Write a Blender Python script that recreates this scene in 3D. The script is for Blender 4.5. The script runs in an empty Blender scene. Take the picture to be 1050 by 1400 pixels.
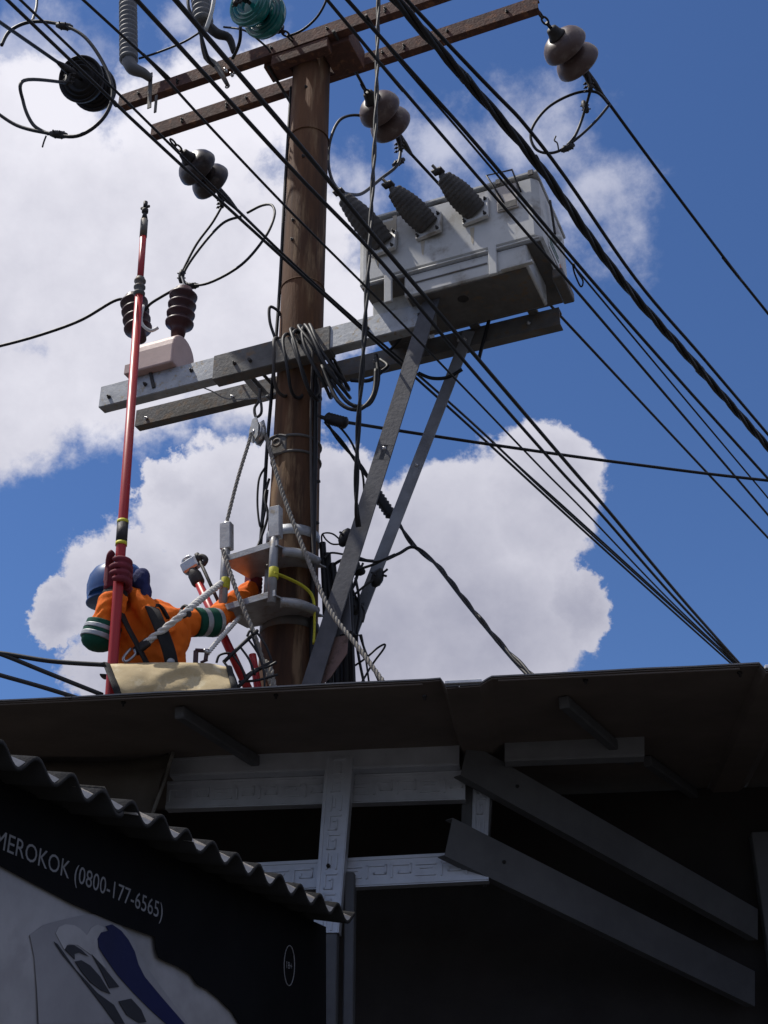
import bpy, bmesh, math, random
from mathutils import Vector, Matrix, noise
random.seed(7)
R = math.radians
scn = bpy.context.scene
col = scn.collection

# ------------------------------------------------------------------ camera
F = 1800.0; TH = R(30)                        # focal length in photo pixels, pitch up
CAM = Vector((0, 0, 1.6))
cd = bpy.data.cameras.new('camera'); cam = bpy.data.objects.new('camera', cd); col.objects.link(cam)
cam.location = CAM; cam.rotation_euler = (R(90) + TH, 0, 0)
cd.sensor_fit = 'VERTICAL'; cd.sensor_height = 36; cd.sensor_width = 27; cd.lens = 36 * F / 1400
cd.clip_start = 0.05; cd.clip_end = 2000
scn.camera = cam
scn.render.resolution_x = 768; scn.render.resolution_y = 1024

RV = Vector((1, 0, 0)); UV = Vector((0, -math.sin(TH), math.cos(TH))); FV = Vector((0, math.cos(TH), math.sin(TH)))
def ray(x, y): return RV * ((x - 525) / F) + UV * ((700 - y) / F) + FV
POLE = Vector((-.473, 6.0, 0))
AZ = R(-22.5)
E_ = Vector((math.cos(AZ), math.sin(AZ), 0)); N_ = Vector((-math.sin(AZ), math.cos(AZ), 0)); Z_ = Vector((0, 0, 1))
def L(s, t, z): return POLE + E_ * s + N_ * t + Z_ * z           # pole frame: along the crossarms, away from the street, up
def PZ(x, y, z): d = ray(x, y); return CAM + d * ((z - 1.6) / d.z)
def PY(x, y, Y): d = ray(x, y); return CAM + d * (Y / d.y)
def PT(x, y, t): d = ray(x, y); return CAM + d * ((t - (CAM - POLE).dot(N_)) / d.dot(N_))

# ------------------------------------------------------------------ sky and sun
SUN_AZ, SUN_EL = -84, 62                     # azimuth from +Y, clockwise; elevation
sd = Vector((math.sin(R(SUN_AZ)) * math.cos(R(SUN_EL)), math.cos(R(SUN_AZ)) * math.cos(R(SUN_EL)), math.sin(R(SUN_EL))))
sl = bpy.data.lights.new('sun', 'SUN'); sl.energy = 4.2; sl.angle = R(.5); sl.color = (1, .95, .87)
so = bpy.data.objects.new('sun', sl); col.objects.link(so); so.rotation_euler = sd.to_track_quat('Z', 'Y').to_euler(); so.location = (-8, -4, 15)

w = bpy.data.worlds.new('World'); scn.world = w; w.use_nodes = True
nt = w.node_tree; nt.nodes.clear()
def nd(t, **k):
    n = nt.nodes.new(t)
    for a, b in k.items(): setattr(n, a, b)
    return n
def lk(a, b): nt.links.new(a, b)
def mth(op, a, b=None, c=None, clamp=False):
    m = nd('ShaderNodeMath', operation=op, use_clamp=clamp)
    for i, v in enumerate((a, b, c)):
        if v is None: continue
        if isinstance(v, (int, float)): m.inputs[i].default_value = v
        else: lk(v, m.inputs[i])
    return m.outputs[0]
def mixc(f, a, b):
    m = nd('ShaderNodeMix', data_type='RGBA')
    if isinstance(f, (int, float)): m.inputs[0].default_value = f
    else: lk(f, m.inputs[0])
    for i, v in ((6, a), (7, b)):
        if isinstance(v, tuple): m.inputs[i].default_value = (*v, 1)
        else: lk(v, m.inputs[i])
    return m.outputs[2]
def sstep(v, a, b):
    m = nd('ShaderNodeMapRange', interpolation_type='SMOOTHSTEP'); lk(v, m.inputs[0])
    m.inputs[1].default_value = a; m.inputs[2].default_value = b
    return m.outputs[0]
sky = nd('ShaderNodeTexSky', sky_type='NISHITA'); sky.sun_disc = False
sky.sun_elevation = R(SUN_EL); sky.sun_rotation = R(SUN_AZ); sky.air_density = 1.0; sky.dust_density = .2; sky.ozone_density = 3.0; sky.altitude = 50
tc = nd('ShaderNodeTexCoord'); DIR = tc.outputs['Generated']
def noisetex(scale, detail, rough, vec=None, off=(0, 0, 0)):
    mp = nd('ShaderNodeVectorMath', operation='ADD'); lk(vec or DIR, mp.inputs[0]); mp.inputs[1].default_value = off
    n = nd('ShaderNodeTexNoise'); lk(mp.outputs[0], n.inputs['Vector']); n.inputs['Scale'].default_value = scale
    n.inputs['Detail'].default_value = detail; n.inputs['Roughness'].default_value = rough
    return n
dn = noisetex(7, 7, .66)
wv = nd('ShaderNodeVectorMath', operation='SUBTRACT'); lk(dn.outputs['Color'], wv.inputs[0]); wv.inputs[1].default_value = (.5, .5, .5)
ws = nd('ShaderNodeVectorMath', operation='SCALE'); lk(wv.outputs[0], ws.inputs[0]); ws.inputs[3].default_value = .12
wa = nd('ShaderNodeVectorMath', operation='ADD'); lk(DIR, wa.inputs[0]); lk(ws.outputs[0], wa.inputs[1])
WD = wa.outputs[0]
def field(blobs, vec):
    out = None
    for x, y, r in blobs:
        c = ray(x, y).normalized()
        ds = nd('ShaderNodeVectorMath', operation='DISTANCE'); lk(vec, ds.inputs[0]); ds.inputs[1].default_value = c
        v = mth('MULTIPLY_ADD', ds.outputs['Value'], -F / r, 1.0)
        out = v if out is None else mth('MAXIMUM', out, v)
    return out
dense = [(180, 805, 95), (300, 710, 125), (245, 870, 150), (420, 740, 150), (590, 760, 150), (728, 704, 105), (655, 860, 150), (480, 880, 210),
         (80, 830, 50), (772, 815, 62), (160, 925, 85), (470, 690, 90), (230, 660, 60)]
soft = [(40, 330, 240), (240, 340, 220), (150, 500, 150), (320, 470, 150), (390, 330, 140), (20, 560, 120), (260, 190, 130), (70, 200, 130), (350, 150, 90), (440, 420, 110)]
wisp = [(490, 240, 80), (620, 190, 110), (740, 190, 130), (820, 290, 110), (690, 310, 130), (60, 110, 150), (300, 90, 110), (230, 30, 60)]
fine = noisetex(26, 8, .62).outputs[0]
big = noisetex(5, 6, .6, off=(3, 1, 7)).outputs[0]
f1 = mth('ADD', field(dense, WD), mth('MULTIPLY', mth('SUBTRACT', fine, .5), .62))
f2 = mth('ADD', field(soft, WD), mth('MULTIPLY', mth('SUBTRACT', fine, .5), .75))
f3 = mth('ADD', field(wisp, WD), mth('MULTIPLY', mth('SUBTRACT', fine, .5), 1.5))
m1 = sstep(f1, .0, .17); m2 = sstep(f2, .0, .42); m3 = mth('MULTIPLY', sstep(f3, .12, 1.1), .58)
# broken cumulus over the unseen sky, coverage raised for neutral fill light
gen = sstep(noisetex(2.6, 9, .6, off=(11, 4, 2)).outputs[0], .42, .55)
cc = nd('ShaderNodeVectorMath', operation='DISTANCE'); lk(DIR, cc.inputs[0]); cc.inputs[1].default_value = ray(525, 640).normalized()
mg = mth('MULTIPLY', gen, sstep(cc.outputs['Value'], .50, .72))
mask = mth('MAXIMUM', mth('MAXIMUM', m1, m2), mth('MAXIMUM', m3, mg))
# cloud brightness: lit rims, greyer bases
sh = mth('ADD', mth('MULTIPLY', big, .9), mth('MULTIPLY', fine, .35))
thick = sstep(f1, .05, .75)
shade = mth('SUBTRACT', mth('MULTIPLY_ADD', sh, 1.1, -.10), mth('MULTIPLY', thick, .22))
low = nd('ShaderNodeSeparateXYZ'); lk(DIR, low.inputs[0])
shade = mth('ADD', shade, mth('MULTIPLY', mth('SUBTRACT', low.outputs[2], .50), 1.5))
cl = mixc(mth('MULTIPLY_ADD', shade, 1.0, 0.0, clamp=True), (3.6, 3.7, 4.8), (9.8, 9.7, 10.6))
skyc = nd('ShaderNodeVectorMath', operation='MULTIPLY'); lk(sky.outputs[0], skyc.inputs[0]); skyc.inputs[1].default_value = (.70, .90, 1.22)
bg = nd('ShaderNodeBackground'); lk(mixc(mask, skyc.outputs[0], cl), bg.inputs[0]); bg.inputs[1].default_value = .09
wo = nd('ShaderNodeOutputWorld'); lk(bg.outputs[0], wo.inputs[0])

scn.view_settings.view_transform = 'Standard'; scn.view_settings.look = 'None'
scn.view_settings.exposure = 0; scn.view_settings.gamma = 1; scn.view_settings.use_curve_mapping = False

# ------------------------------------------------------------------ materials
MATS = {}
def mat(name, c, rough=.6, metal=0, c2=None, scale=6, amt=.5, bump=.15, bscale=40, streak=False, spec=.4, c3=None, amt3=.3, trans=0):
    if name in MATS: return MATS[name]
    m = bpy.data.materials.new(name); m.use_nodes = True; t = m.node_tree; n = t.nodes; b = n['Principled BSDF']
    tcn = n.new('ShaderNodeTexCoord'); mp = n.new('ShaderNodeMapping'); t.links.new(tcn.outputs['Object'], mp.inputs[0])
    if streak: mp.inputs['Scale'].default_value = (1, 1, .12)
    def nz(s, d=6, r=.62, o=0):
        x = n.new('ShaderNodeTexNoise'); x.inputs['Scale'].default_value = s; x.inputs['Detail'].default_value = d; x.inputs['Roughness'].default_value = r
        a = n.new('ShaderNodeVectorMath'); a.operation = 'ADD'; a.inputs[1].default_value = (o, o * 2, o * 3)
        t.links.new(mp.outputs[0], a.inputs[0]); t.links.new(a.outputs[0], x.inputs['Vector']); return x.outputs[0]
    def rmp(v, a, bb):
        x = n.new('ShaderNodeMapRange'); x.interpolation_type = 'SMOOTHSTEP'; x.inputs[1].default_value = a; x.inputs[2].default_value = bb; t.links.new(v, x.inputs[0]); return x.outputs[0]
    def mx(f, a, bb):
        x = n.new('ShaderNodeMix'); x.data_type = 'RGBA'; t.links.new(f, x.inputs[0])
        for i, v in ((6, a), (7, bb)):
            if isinstance(v, tuple): x.inputs[i].default_value = (*v, 1)
            else: t.links.new(v, x.inputs[i])
        return x.outputs[2]
    c2 = c2 or tuple(v * .6 for v in c)
    cur = mx(rmp(nz(scale), .5 - amt * .5, .5 + amt * .5), c2, c)
    if c3: cur = mx(rmp(nz(scale * 2.3, o=5), .62 - amt3 * .3, .62 + amt3 * .2), cur, c3)
    t.links.new(cur, b.inputs['Base Color'])
    rr = n.new('ShaderNodeMapRange'); t.links.new(nz(scale * 4, o=9), rr.inputs[0]); rr.inputs[3].default_value = max(.05, rough - .15); rr.inputs[4].default_value = min(1, rough + .15)
    t.links.new(rr.outputs[0], b.inputs['Roughness'])
    b.inputs['Metallic'].default_value = metal; b.inputs['Specular IOR Level'].default_value = spec
    if trans: b.inputs['Transmission Weight'].default_value = trans; b.inputs['IOR'].default_value = 1.5
    if bump:
        bp = n.new('ShaderNodeBump'); bp.inputs['Strength'].default_value = bump; bp.inputs['Distance'].default_value = .01
        t.links.new(nz(bscale, 4), bp.inputs['Height']); t.links.new(bp.outputs[0], b.inputs['Normal'])
    MATS[name] = m; return m
M_pole = mat('weathered_steel_pole', (.155, .074, .037), .8, 0, (.042, .024, .016), 5, .36, .6, 30, True, c3=(.23, .145, .08), amt3=.3, spec=.22)
M_rust = mat('rusty_steel', (.14, .06, .042), .8, .1, (.06, .032, .027), 9, .6, .35, 60, c3=(.22, .10, .055))
M_galv = mat('galvanised_steel', (.42, .43, .44), .5, .55, (.27, .28, .29), 12, .6, .12, 50, c3=(.30, .26, .20), amt3=.2)
M_galvdark = mat('weathered_galvanised_steel', (.16, .155, .15), .65, .25, (.09, .085, .08), 8, .6, .2, 50, c3=(.17, .12, .08), amt3=.4)
M_brace = mat('painted_brace_steel', (.11, .11, .12), .6, .2, (.065, .066, .074), 8, .5, .15, 50)
M_bracel = mat('lightened_brace_steel', (.26, .27, .29), .6, .2, (.17, .175, .19), 8, .5, .15, 50)  # colour lightened to offset the shade falling on the rear brace
M_tank = mat('grey_tank_paint', (.60, .60, .585), .5, 0, (.44, .44, .42), 3.5, .6, .05, 30, c3=(.27, .245, .21), amt3=.42)
M_tanks = mat('stained_tank_paint', (.50, .40, .24), .6, 0, (.42, .40, .36), 9, .6, .08, 30)
M_cover = mat('grey_bushing_cover', (.10, .095, .09), .8, 0, (.055, .05, .047), 14, .6, .5, 90)
M_porcb = mat('red_brown_porcelain', (.13, .085, .075), .4, 0, (.085, .055, .05), 6, .5, .0, 30, spec=.4, c3=(.17, .13, .115), amt3=.3)
M_porc = mat('brown_porcelain', (.05, .036, .034), .35, 0, (.03, .022, .022), 6, .5, .0, 30, spec=.45, c3=(.10, .08, .075), amt3=.3)
M_porcd = mat('dark_porcelain', (.014, .011, .012), .45, 0, (.009, .008, .009), 6, .5, .0, 30, spec=.3)
M_pores = mat('dark_red_epoxy', (.065, .02, .022), .45, 0, (.04, .014, .016), 8, .5, .05, 30)
M_epoxy = mat('pale_pink_epoxy', (.55, .40, .36), .55, 0, (.45, .32, .29), 6, .5, .06, 40)
M_poly = mat('grey_polymer', (.16, .165, .17), .6, 0, (.10, .10, .105), 8, .5, .05, 40)
M_teal = mat('teal_glass', (.01, .19, .17), .12, 0, (.006, .11, .11), 8, .5, .0, 40, spec=.6)
M_cable = mat('black_cable', (.012, .012, .014), .55, 0, (.008, .008, .009), 10, .5, .05, 60)
M_cableg = mat('grey_brown_cable', (.06, .052, .047), .6, 0, (.035, .03, .028), 10, .5, .05, 60)
M_alu = mat('bare_aluminium_wire', (.09, .09, .10), .5, .5, (.05, .05, .055), 12, .5, .05, 80)
M_fit = mat('dark_cast_fitting', (.05, .046, .045), .6, .3, (.03, .027, .026), 14, .5, .2, 60)
M_hard = mat('bright_hardware', (.55, .55, .56), .35, .8, (.35, .35, .36), 14, .5, .1, 60)
M_hardl = mat('sunlit_zinc', (.78, .78, .79), .5, .1, (.62, .62, .63), 14, .5, .1, 60)  # pale colour carries the sunlit look of the valley edge
M_plate = mat('aluminium_plate', (.40, .41, .42), .45, .4, (.26, .26, .27), 8, .5, .12, 50, c3=(.25, .22, .18), amt3=.3)
M_orange = mat('orange_cotton', (.90, .20, .022), .85, 0, (.74, .135, .013), 7, .6, .25, 220, spec=.2)
M_green = mat('green_band', (.012, .10, .065), .8, 0, (.008, .06, .04), 10, .5, .2, 200, spec=.2)
M_silver = mat('silver_reflective_tape', (.38, .40, .43), .5, .2, (.27, .28, .30), 14, .5, .15, 150)
M_strap = mat('black_webbing', (.014, .013, .014), .8, 0, (.009, .009, .009), 20, .5, .3, 250)
M_glove = mat('dark_red_glove', (.19, .022, .038), .8, 0, (.10, .012, .022), 12, .5, .3, 160)
M_gcuff = mat('black_glove_cuff', (.014, .011, .014), .8, 0, (.009, .008, .009), 12, .5, .3, 160)
M_helmet = mat('blue_helmet_shell', (.016, .075, .24), .38, 0, (.012, .055, .18), 6, .4, .02, 40, spec=.5)
M_flap = mat('navy_cloth', (.018, .025, .11), .85, 0, (.012, .017, .07), 9, .5, .3, 120)
M_skin = mat('skin', (.32, .17, .105), .6, 0, (.27, .14, .085), 9, .5, .1, 90)
M_shoe = mat('black_boot', (.015, .013, .012), .5, 0, None, 9, .5, .1, 60)
M_red = mat('red_fibreglass', (.42, .022, .024), .4, 0, (.32, .017, .02), 7, .5, .04, 60, True, spec=.4)
M_yel = mat('yellow_tape', (.62, .58, .04), .6, 0, (.5, .46, .03), 20, .5, .1, 90)
M_rope = mat('grey_rope', (.30, .28, .25), .9, 0, (.19, .175, .155), 30, .5, .5, 200)
M_ropew = mat('white_rope', (.74, .72, .68), .9, 0, (.58, .56, .52), 30, .5, .5, 200)
M_canvas = mat('tan_canvas', (.50, .40, .23), .85, 0, (.38, .295, .165), 6, .6, .3, 260, c3=(.54, .46, .30), amt3=.3)
M_roof = mat('brown_roof_sheet', (.22, .18, .155), .8, .0, (.14, .112, .096), 3, .6, .1, 40)
M_roofe = mat('zinc_sheet', (.20, .19, .185), .45, .3, (.12, .11, .10), 9, .5, .1, 40)
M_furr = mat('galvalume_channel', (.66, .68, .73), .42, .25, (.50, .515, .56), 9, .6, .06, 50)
M_furrs = mat('shaded_galvalume_channel', (.34, .345, .36), .5, .2, (.25, .255, .265), 9, .6, .06, 50)  # galvalume colour darkened to stand in for shade on the deeper rail
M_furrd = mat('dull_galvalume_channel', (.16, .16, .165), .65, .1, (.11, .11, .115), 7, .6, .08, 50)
M_dark = mat('near_black_wall', (.045, .038, .035), .9, 0, (.025, .021, .02), 3, .6, .2, 20)  # near-black colour carries the shade of the shop interior
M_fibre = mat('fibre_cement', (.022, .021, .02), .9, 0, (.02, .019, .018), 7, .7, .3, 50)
M_fibree = mat('fibre_cement_rim', (.72, .69, .64), .9, 0, (.52, .49, .46), 20, .6, .3, 60)
M_bblack = mat('black_vinyl', (.010, .010, .011), .9, 0, (.006, .006, .007), 4, .5, .05, 20, spec=.12)
M_bwhite = mat('white_vinyl', (.46, .45, .46), .6, 0, (.25, .245, .25), 4, .6, 1.0, 4, c3=(.33, .32, .33), amt3=.4)  # uneven greys in the colour stand in for crease shading
M_bblue = mat('blue_print', (.012, .016, .085), .6, 0, (.010, .012, .055), 6, .5, .02, 20)
M_bnavy = mat('charcoal_print', (.035, .036, .045), .6, 0, (.026, .027, .034), 6, .5, .02, 20)
M_bgrey = mat('pale_grey_print', (.33, .325, .34), .6, 0, (.26, .255, .27), 6, .5, .02, 20)
M_text = mat('grey_lettering', (.30, .30, .31), .7, 0, (.2, .2, .2), 30, .6, .02, 20)
M_tarp = mat('brown_tarpaulin', (.13, .11, .09), .8, 0, (.085, .07, .056), 5, .6, .3, 18)
M_ground = mat('dusty_asphalt', (.05, .048, .046), .9, 0, (.033, .032, .031), 1.2, .6, .3, 30)
M_conc = mat('grey_concrete', (.25, .24, .23), .85, 0, (.17, .165, .16), 2.5, .6, .2, 30)
M_wood = mat('wood_handle', (.30, .17, .08), .7, 0, None, 8, .5, .2, 40)
M_label = mat('white_sticker', (.62, .62, .60), .5, 0, (.5, .5, .49), 9, .5, .02, 30)
M_orst = mat('orange_sticker', (.55, .17, .06), .5, 0, (.42, .13, .05), 9, .5, .02, 30)
M_grst = mat('green_sticker', (.05, .16, .12), .5, 0, None, 9, .5, .02, 30)
M_worn = mat('worn_white_plate', (.60, .55, .50), .6, 0, (.45, .40, .36), 9, .5, .1, 30)
M_pinkp = mat('rusty_pink_plate', (.20, .13, .115), .8, 0, (.12, .075, .065), 7, .6, .3, 40, c3=(.09, .06, .05))

# ------------------------------------------------------------------ mesh helpers
def frame(d):
    d = d.normalized(); up = Vector((0, 0, 1)) if abs(d.z) < .95 else Vector((0, 1, 0))
    a = up.cross(d).normalized(); b = d.cross(a).normalized(); return a, b, d
def cr(pts, k=6, closed=False):
    pts = [Vector(p) for p in pts]
    if len(pts) < 3 and not closed: return pts
    out = []; n = len(pts); rng = n if closed else n - 1
    for i in range(rng):
        if closed: p = [pts[(i + j - 1) % n] for j in range(4)]
        else: p = [pts[max(0, min(n - 1, i + j - 1))] for j in range(4)]
        for q in range(k):
            t = q / k
            out.append(.5 * ((2 * p[1]) + (p[2] - p[0]) * t + (2 * p[0] - 5 * p[1] + 4 * p[2] - p[3]) * t * t + (3 * p[1] - p[0] - 3 * p[2] + p[3]) * t ** 3))
    if not closed: out.append(pts[-1])
    return out
class MB:
    def __init__(s): s.v = []; s.f = []; s.sm = []
    def add(s, v, f, smooth=False):
        o = len(s.v); s.v += [Vector(x) for x in v]; s.f += [tuple(i + o for i in q) for q in f]; s.sm += [smooth] * len(f); return s
    def box(s, c, a, b, d, bev=.004):
        """box at centre c with half-axis vectors a, b, d; edges chamfered"""
        c = Vector(c); A, B, D = Vector(a), Vector(b), Vector(d)
        la, lb, ld = A.length, B.length, D.length
        bev = min(bev, .4 * min(la, lb, ld))
        bm = bmesh.new(); bmesh.ops.create_cube(bm, size=2)
        for v in bm.verts: v.co = Vector((v.co.x * la, v.co.y * lb, v.co.z * ld))
        if bev > 0: bmesh.ops.bevel(bm, geom=bm.edges[:], offset=bev, segments=1, affect='EDGES')
        an, bn, dn_ = A / la, B / lb, D / ld
        bm.verts.index_update()
        flip = an.cross(bn).dot(dn_) < 0
        vs = [c + an * v.co.x + bn * v.co.y + dn_ * v.co.z for v in bm.verts]
        fs = [tuple(v.index for v in (reversed(f.verts) if flip else f.verts)) for f in bm.faces]
        bm.free(); return s.add(vs, fs)
    def bar(s, p, q, w, h, up=Z_, bev=.003):
        p, q = Vector(p), Vector(q); d = (q - p); a = d.cross(up)
        a = a.normalized() if a.length > 1e-6 else Vector((1, 0, 0)); b = a.cross(d).normalized()
        return s.box((p + q) / 2, d / 2, a * (w / 2), b * (h / 2), bev)
    def tube(s, pts, r, seg=8, closed=False, cap=True, k=0, flat=None):
        pts = cr(pts, k, closed) if k else [Vector(p) for p in pts]
        n = len(pts); rs = r if isinstance(r, (list, tuple)) else None
        if rs and len(rs) != n: rs = [rs[min(len(rs) - 1, int(i * (len(rs) - 1) / (n - 1)))] * (1 - (i * (len(rs) - 1) / (n - 1)) % 1) + rs[min(len(rs) - 1, int(i * (len(rs) - 1) / (n - 1)) + 1)] * ((i * (len(rs) - 1) / (n - 1)) % 1) for i in range(n)]
        v = []; a = None
        for i, p in enumerate(pts):
            d = (pts[(i + 1) % n] - pts[i - 1]) if closed else (pts[min(n - 1, i + 1)] - pts[max(0, i - 1)])
            if d.length < 1e-9: d = Vector((0, 0, 1))
            d.normalize()
            if a is None: a, b, _ = frame(d)
            else:
                a = a - d * a.dot(d)
                a = a.normalized() if a.length > 1e-6 else frame(d)[0]
                b = d.cross(a).normalized()
            rr = rs[i] if rs else r
            for j in range(seg):
                t = 2 * math.pi * j / seg; v.append(p + a * (rr * math.cos(t)) + b * (rr * (flat or 1) * math.sin(t)))
        f = []
        for i in range(n if closed else n - 1):
            for j in range(seg):
                i2 = (i + 1) % n; j2 = (j + 1) % seg; f.append((i * seg + j, i * seg + j2, i2 * seg + j2, i2 * seg + j))
        s.add(v, f, True)
        if cap and not closed:
            o = len(s.v) - len(v)
            s.f += [tuple(o + j for j in reversed(range(seg))), tuple(o + (n - 1) * seg + j for j in range(seg))]; s.sm += [False, False]
        return s
    def lathe(s, prof, o, ax, seg=20, a0=None):
        o = Vector(o); a, b, d = frame(Vector(ax)); v = []; f = []; n = len(prof)
        for r, h in prof:
            for j in range(seg):
                t = 2 * math.pi * j / seg; v.append(o + d * h + a * (max(r, 1e-4) * math.cos(t)) + b * (max(r, 1e-4) * math.sin(t)))
        for i in range(n - 1):
            for j in range(seg):
                j2 = (j + 1) % seg; f.append((i * seg + j, i * seg + j2, (i + 1) * seg + j2, (i + 1) * seg + j))
        f.append(tuple(reversed(range(seg)))); f.append(tuple((n - 1) * seg + j for j in range(seg)))
        return s.add(v, f, True)
    def prism(s, poly, d):
        poly = [Vector(p) for p in poly]; d = Vector(d); n = len(poly)
        v = poly + [p + d for p in poly]
        nn = Vector((0, 0, 0))
        for i in range(n): nn += poly[i].cross(poly[(i + 1) % n])
        f = [tuple(range(n)), tuple(n + i for i in reversed(range(n)))] + [(i, n + i, n + (i + 1) % n, (i + 1) % n) for i in range(n)]
        if nn.dot(d) > 0: f = [tuple(reversed(q)) for q in f]
        return s.add(v, f)
    def ball(s, c, r, sc=(1, 1, 1), seg=14, rings=9):
        c = Vector(c); v = []; f = []
        for i in range(rings + 1):
            th = math.pi * i / rings
            for j in range(seg):
                ph = 2 * math.pi * j / seg; v.append(c + Vector((sc[0] * math.sin(th) * math.cos(ph), sc[1] * math.sin(th) * math.sin(ph), sc[2] * math.cos(th))) * r)
        for i in range(rings):
            for j in range(seg): f.append((i * seg + j, (i + 1) * seg + j, (i + 1) * seg + (j + 1) % seg, i * seg + (j + 1) % seg))
        return s.add(v, f, True)
    def build(s, name, m, parent=None, weld=False):
        me = bpy.data.meshes.new(name); o0 = origin(parent)
        me.from_pydata([tuple(v - o0) for v in s.v], [], s.f); me.update()
        for p, q in zip(me.polygons, s.sm): p.use_smooth = q
        ob = bpy.data.objects.new(name, me); col.objects.link(ob)
        for x in (m if isinstance(m, (list, tuple)) else [m]): me.materials.append(x)
        if parent: ob.parent = parent
        return ob
def origin(p):
    o = Vector((0, 0, 0))
    while p: o += Vector(p.location); p = p.parent
    return o
def tag(o, label=None, cat=None, group=None, kind=None):
    if label: o['label'] = label
    if cat: o['category'] = cat
    if group: o['group'] = group
    if kind: o['kind'] = kind
    return o
def thing(name, loc, label, cat, group=None):
    o = bpy.data.objects.new(name, None); col.objects.link(o); o.location = loc; o.empty_display_size = .1
    return tag(o, label, cat, group)
def channel(m, p, q, w, h, th, open_dir, up=Z_):
    """U channel from p to q (centre line of the back-bottom edge): web on the side away from open_dir"""
    p, q = Vector(p), Vector(q); od = Vector(open_dir).normalized(); u = Vector(up)
    prof = [(0, 0), (w, 0), (w, th), (th, th), (th, h - th), (w, h - th), (w, h), (0, h)]
    m.prism([p + od * a + u * b for a, b in prof], q - p); return m
def bolt(m, p, d, r=.012, h=.014):
    m.lathe([(r, 0), (r, h * .6), (r * .55, h * .6), (r * .5, h * 1.6)], p, d, 6); return m

# ================================================================== SETTING
g = MB(); g.add([(-150, -150, 0), (150, -150, 0), (150, 300, 0), (-150, 300, 0)], [(0, 1, 2, 3)])
tag(g.build('ground', M_ground), kind='structure')

# ------------------------------------------------------------------ open shop shelter with the sheet roof
RA = PZ(0, 958, 3.0); RB = PZ(1020, 908, 3.0); RD = (RB - RA).normalized(); RP = Vector((-RD.y, RD.x, 0))
RLEN = (RB - RA).length
SLOPE = (RP + Z_ * .09)
sh_ = thing('shop_shelter', (RA.x + 1, RA.y + 1, 0), 'dark open shop shelter with brown sheet roof and galvanised channel framing', 'shelter')
roof = MB()
segs = [(-1.2, .21, 0), (.21, 1.215, 0), (1.215, 1.39, 1), (1.39, 2.065, 0), (2.065, 2.24, 1), (2.24, 3.1, 0)]
def rp(s, t, z): return RA + RD * s + SLOPE * t + Z_ * z
DEP = 1.55
liner = MB()
pf = []
for a, b, v in segs:
    if v: pf += [(a, 0), (a + .035, -.0), (a + .05, -.022), (b - .035, -.022), (b - .012, -.006), (b, 0)]
    else: pf += [(a, 0), (b, 0)]
pr = []
for q in pf:
    if not pr or q[0] - pr[-1][0] > 1e-4: pr.append(q)
pr2 = []
for (a, za), (b, zb) in zip(pr, pr[1:]):
    k = max(1, int((b - a) / .12))
    for i in range(k): pr2.append((a + (b - a) * i / k, za + (zb - za) * i / k + random.uniform(-.0012, .0012)))
pr2.append(pr[-1])
def sheetmesh(p, z0, z1, t0, t1):
    m = MB(); n = len(p); v = []
    for t, z in ((t0, z1), (t0, z0), (t1, z1), (t1, z0)): v += [rp(a, t, b + z) for a, b in p]
    f = []
    for i in range(n - 1):
        f += [(i, i + 1, n + i + 1, n + i), (2 * n + i + 1, 2 * n + i, 3 * n + i, 3 * n + i + 1), (i + 1, i, 2 * n + i, 2 * n + i + 1), (n + i, n + i + 1, 3 * n + i + 1, 3 * n + i)]
    m.add(v, [tuple(reversed(q)) for q in f]); return m
cuts = [-1.2, .21, 1.3, 2.15, 3.1]
rf = MB()
for a, b in zip(cuts, cuts[1:]):
    p = [q for q in pr2 if a - 1e-6 <= q[0] <= b + 1e-6]
    zq = lambda x: next(z0 + (z1 - z0) * (x - x0) / max(1e-9, x1 - x0) for (x0, z0), (x1, z1) in zip(pr2, pr2[1:]) if x0 - 1e-9 <= x <= x1 + 1e-9)
    if p[0][0] > a + 1e-4: p = [(a, zq(a))] + p
    if p[-1][0] < b - 1e-4: p = p + [(b, zq(b))]
    p = [(p[0][0] + .001, p[0][1])] + p[1:-1] + [(p[-1][0] - .001, p[-1][1])]
    ob = sheetmesh(p, 0, .004, 0, DEP).build('roof_sheet', M_roofe, sh_)
    sheetmesh([(p[0][0] - .012, p[0][1])] + p, -.004, -.001, .006, DEP).build('sheet_lining', M_roof, ob)
for i in range(9):
    p = rp(-.9 + i * .42 + random.uniform(-.03, .03), .05, -.006 if not (1.2 < -.9 + i * .42 < 1.4) else -.03); b = MB(); bolt(b, p, -Z_, .007, .008); b.build('roof_screw', M_fit, sh_)
for t in (.018,):
    for a, b_ in ((-1.2, 1.2), (1.405, 2.05)):
        MB().bar(rp(a, t, -.0075), rp(b_, t, -.0075), .012, .005).build('stiffening_fold', M_roof, sh_)
for a, b_ in ((1.262, 1.362), (2.112, 2.212)):
    MB().box(rp((a + b_) / 2, .004, -.0125), RD * ((b_ - a) / 2), RP * .012, Z_ * .0045, .001).build('sunlit_edge_strip', M_hardl, sh_)  # bright strips added to stand for sun on the valley edges
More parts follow.
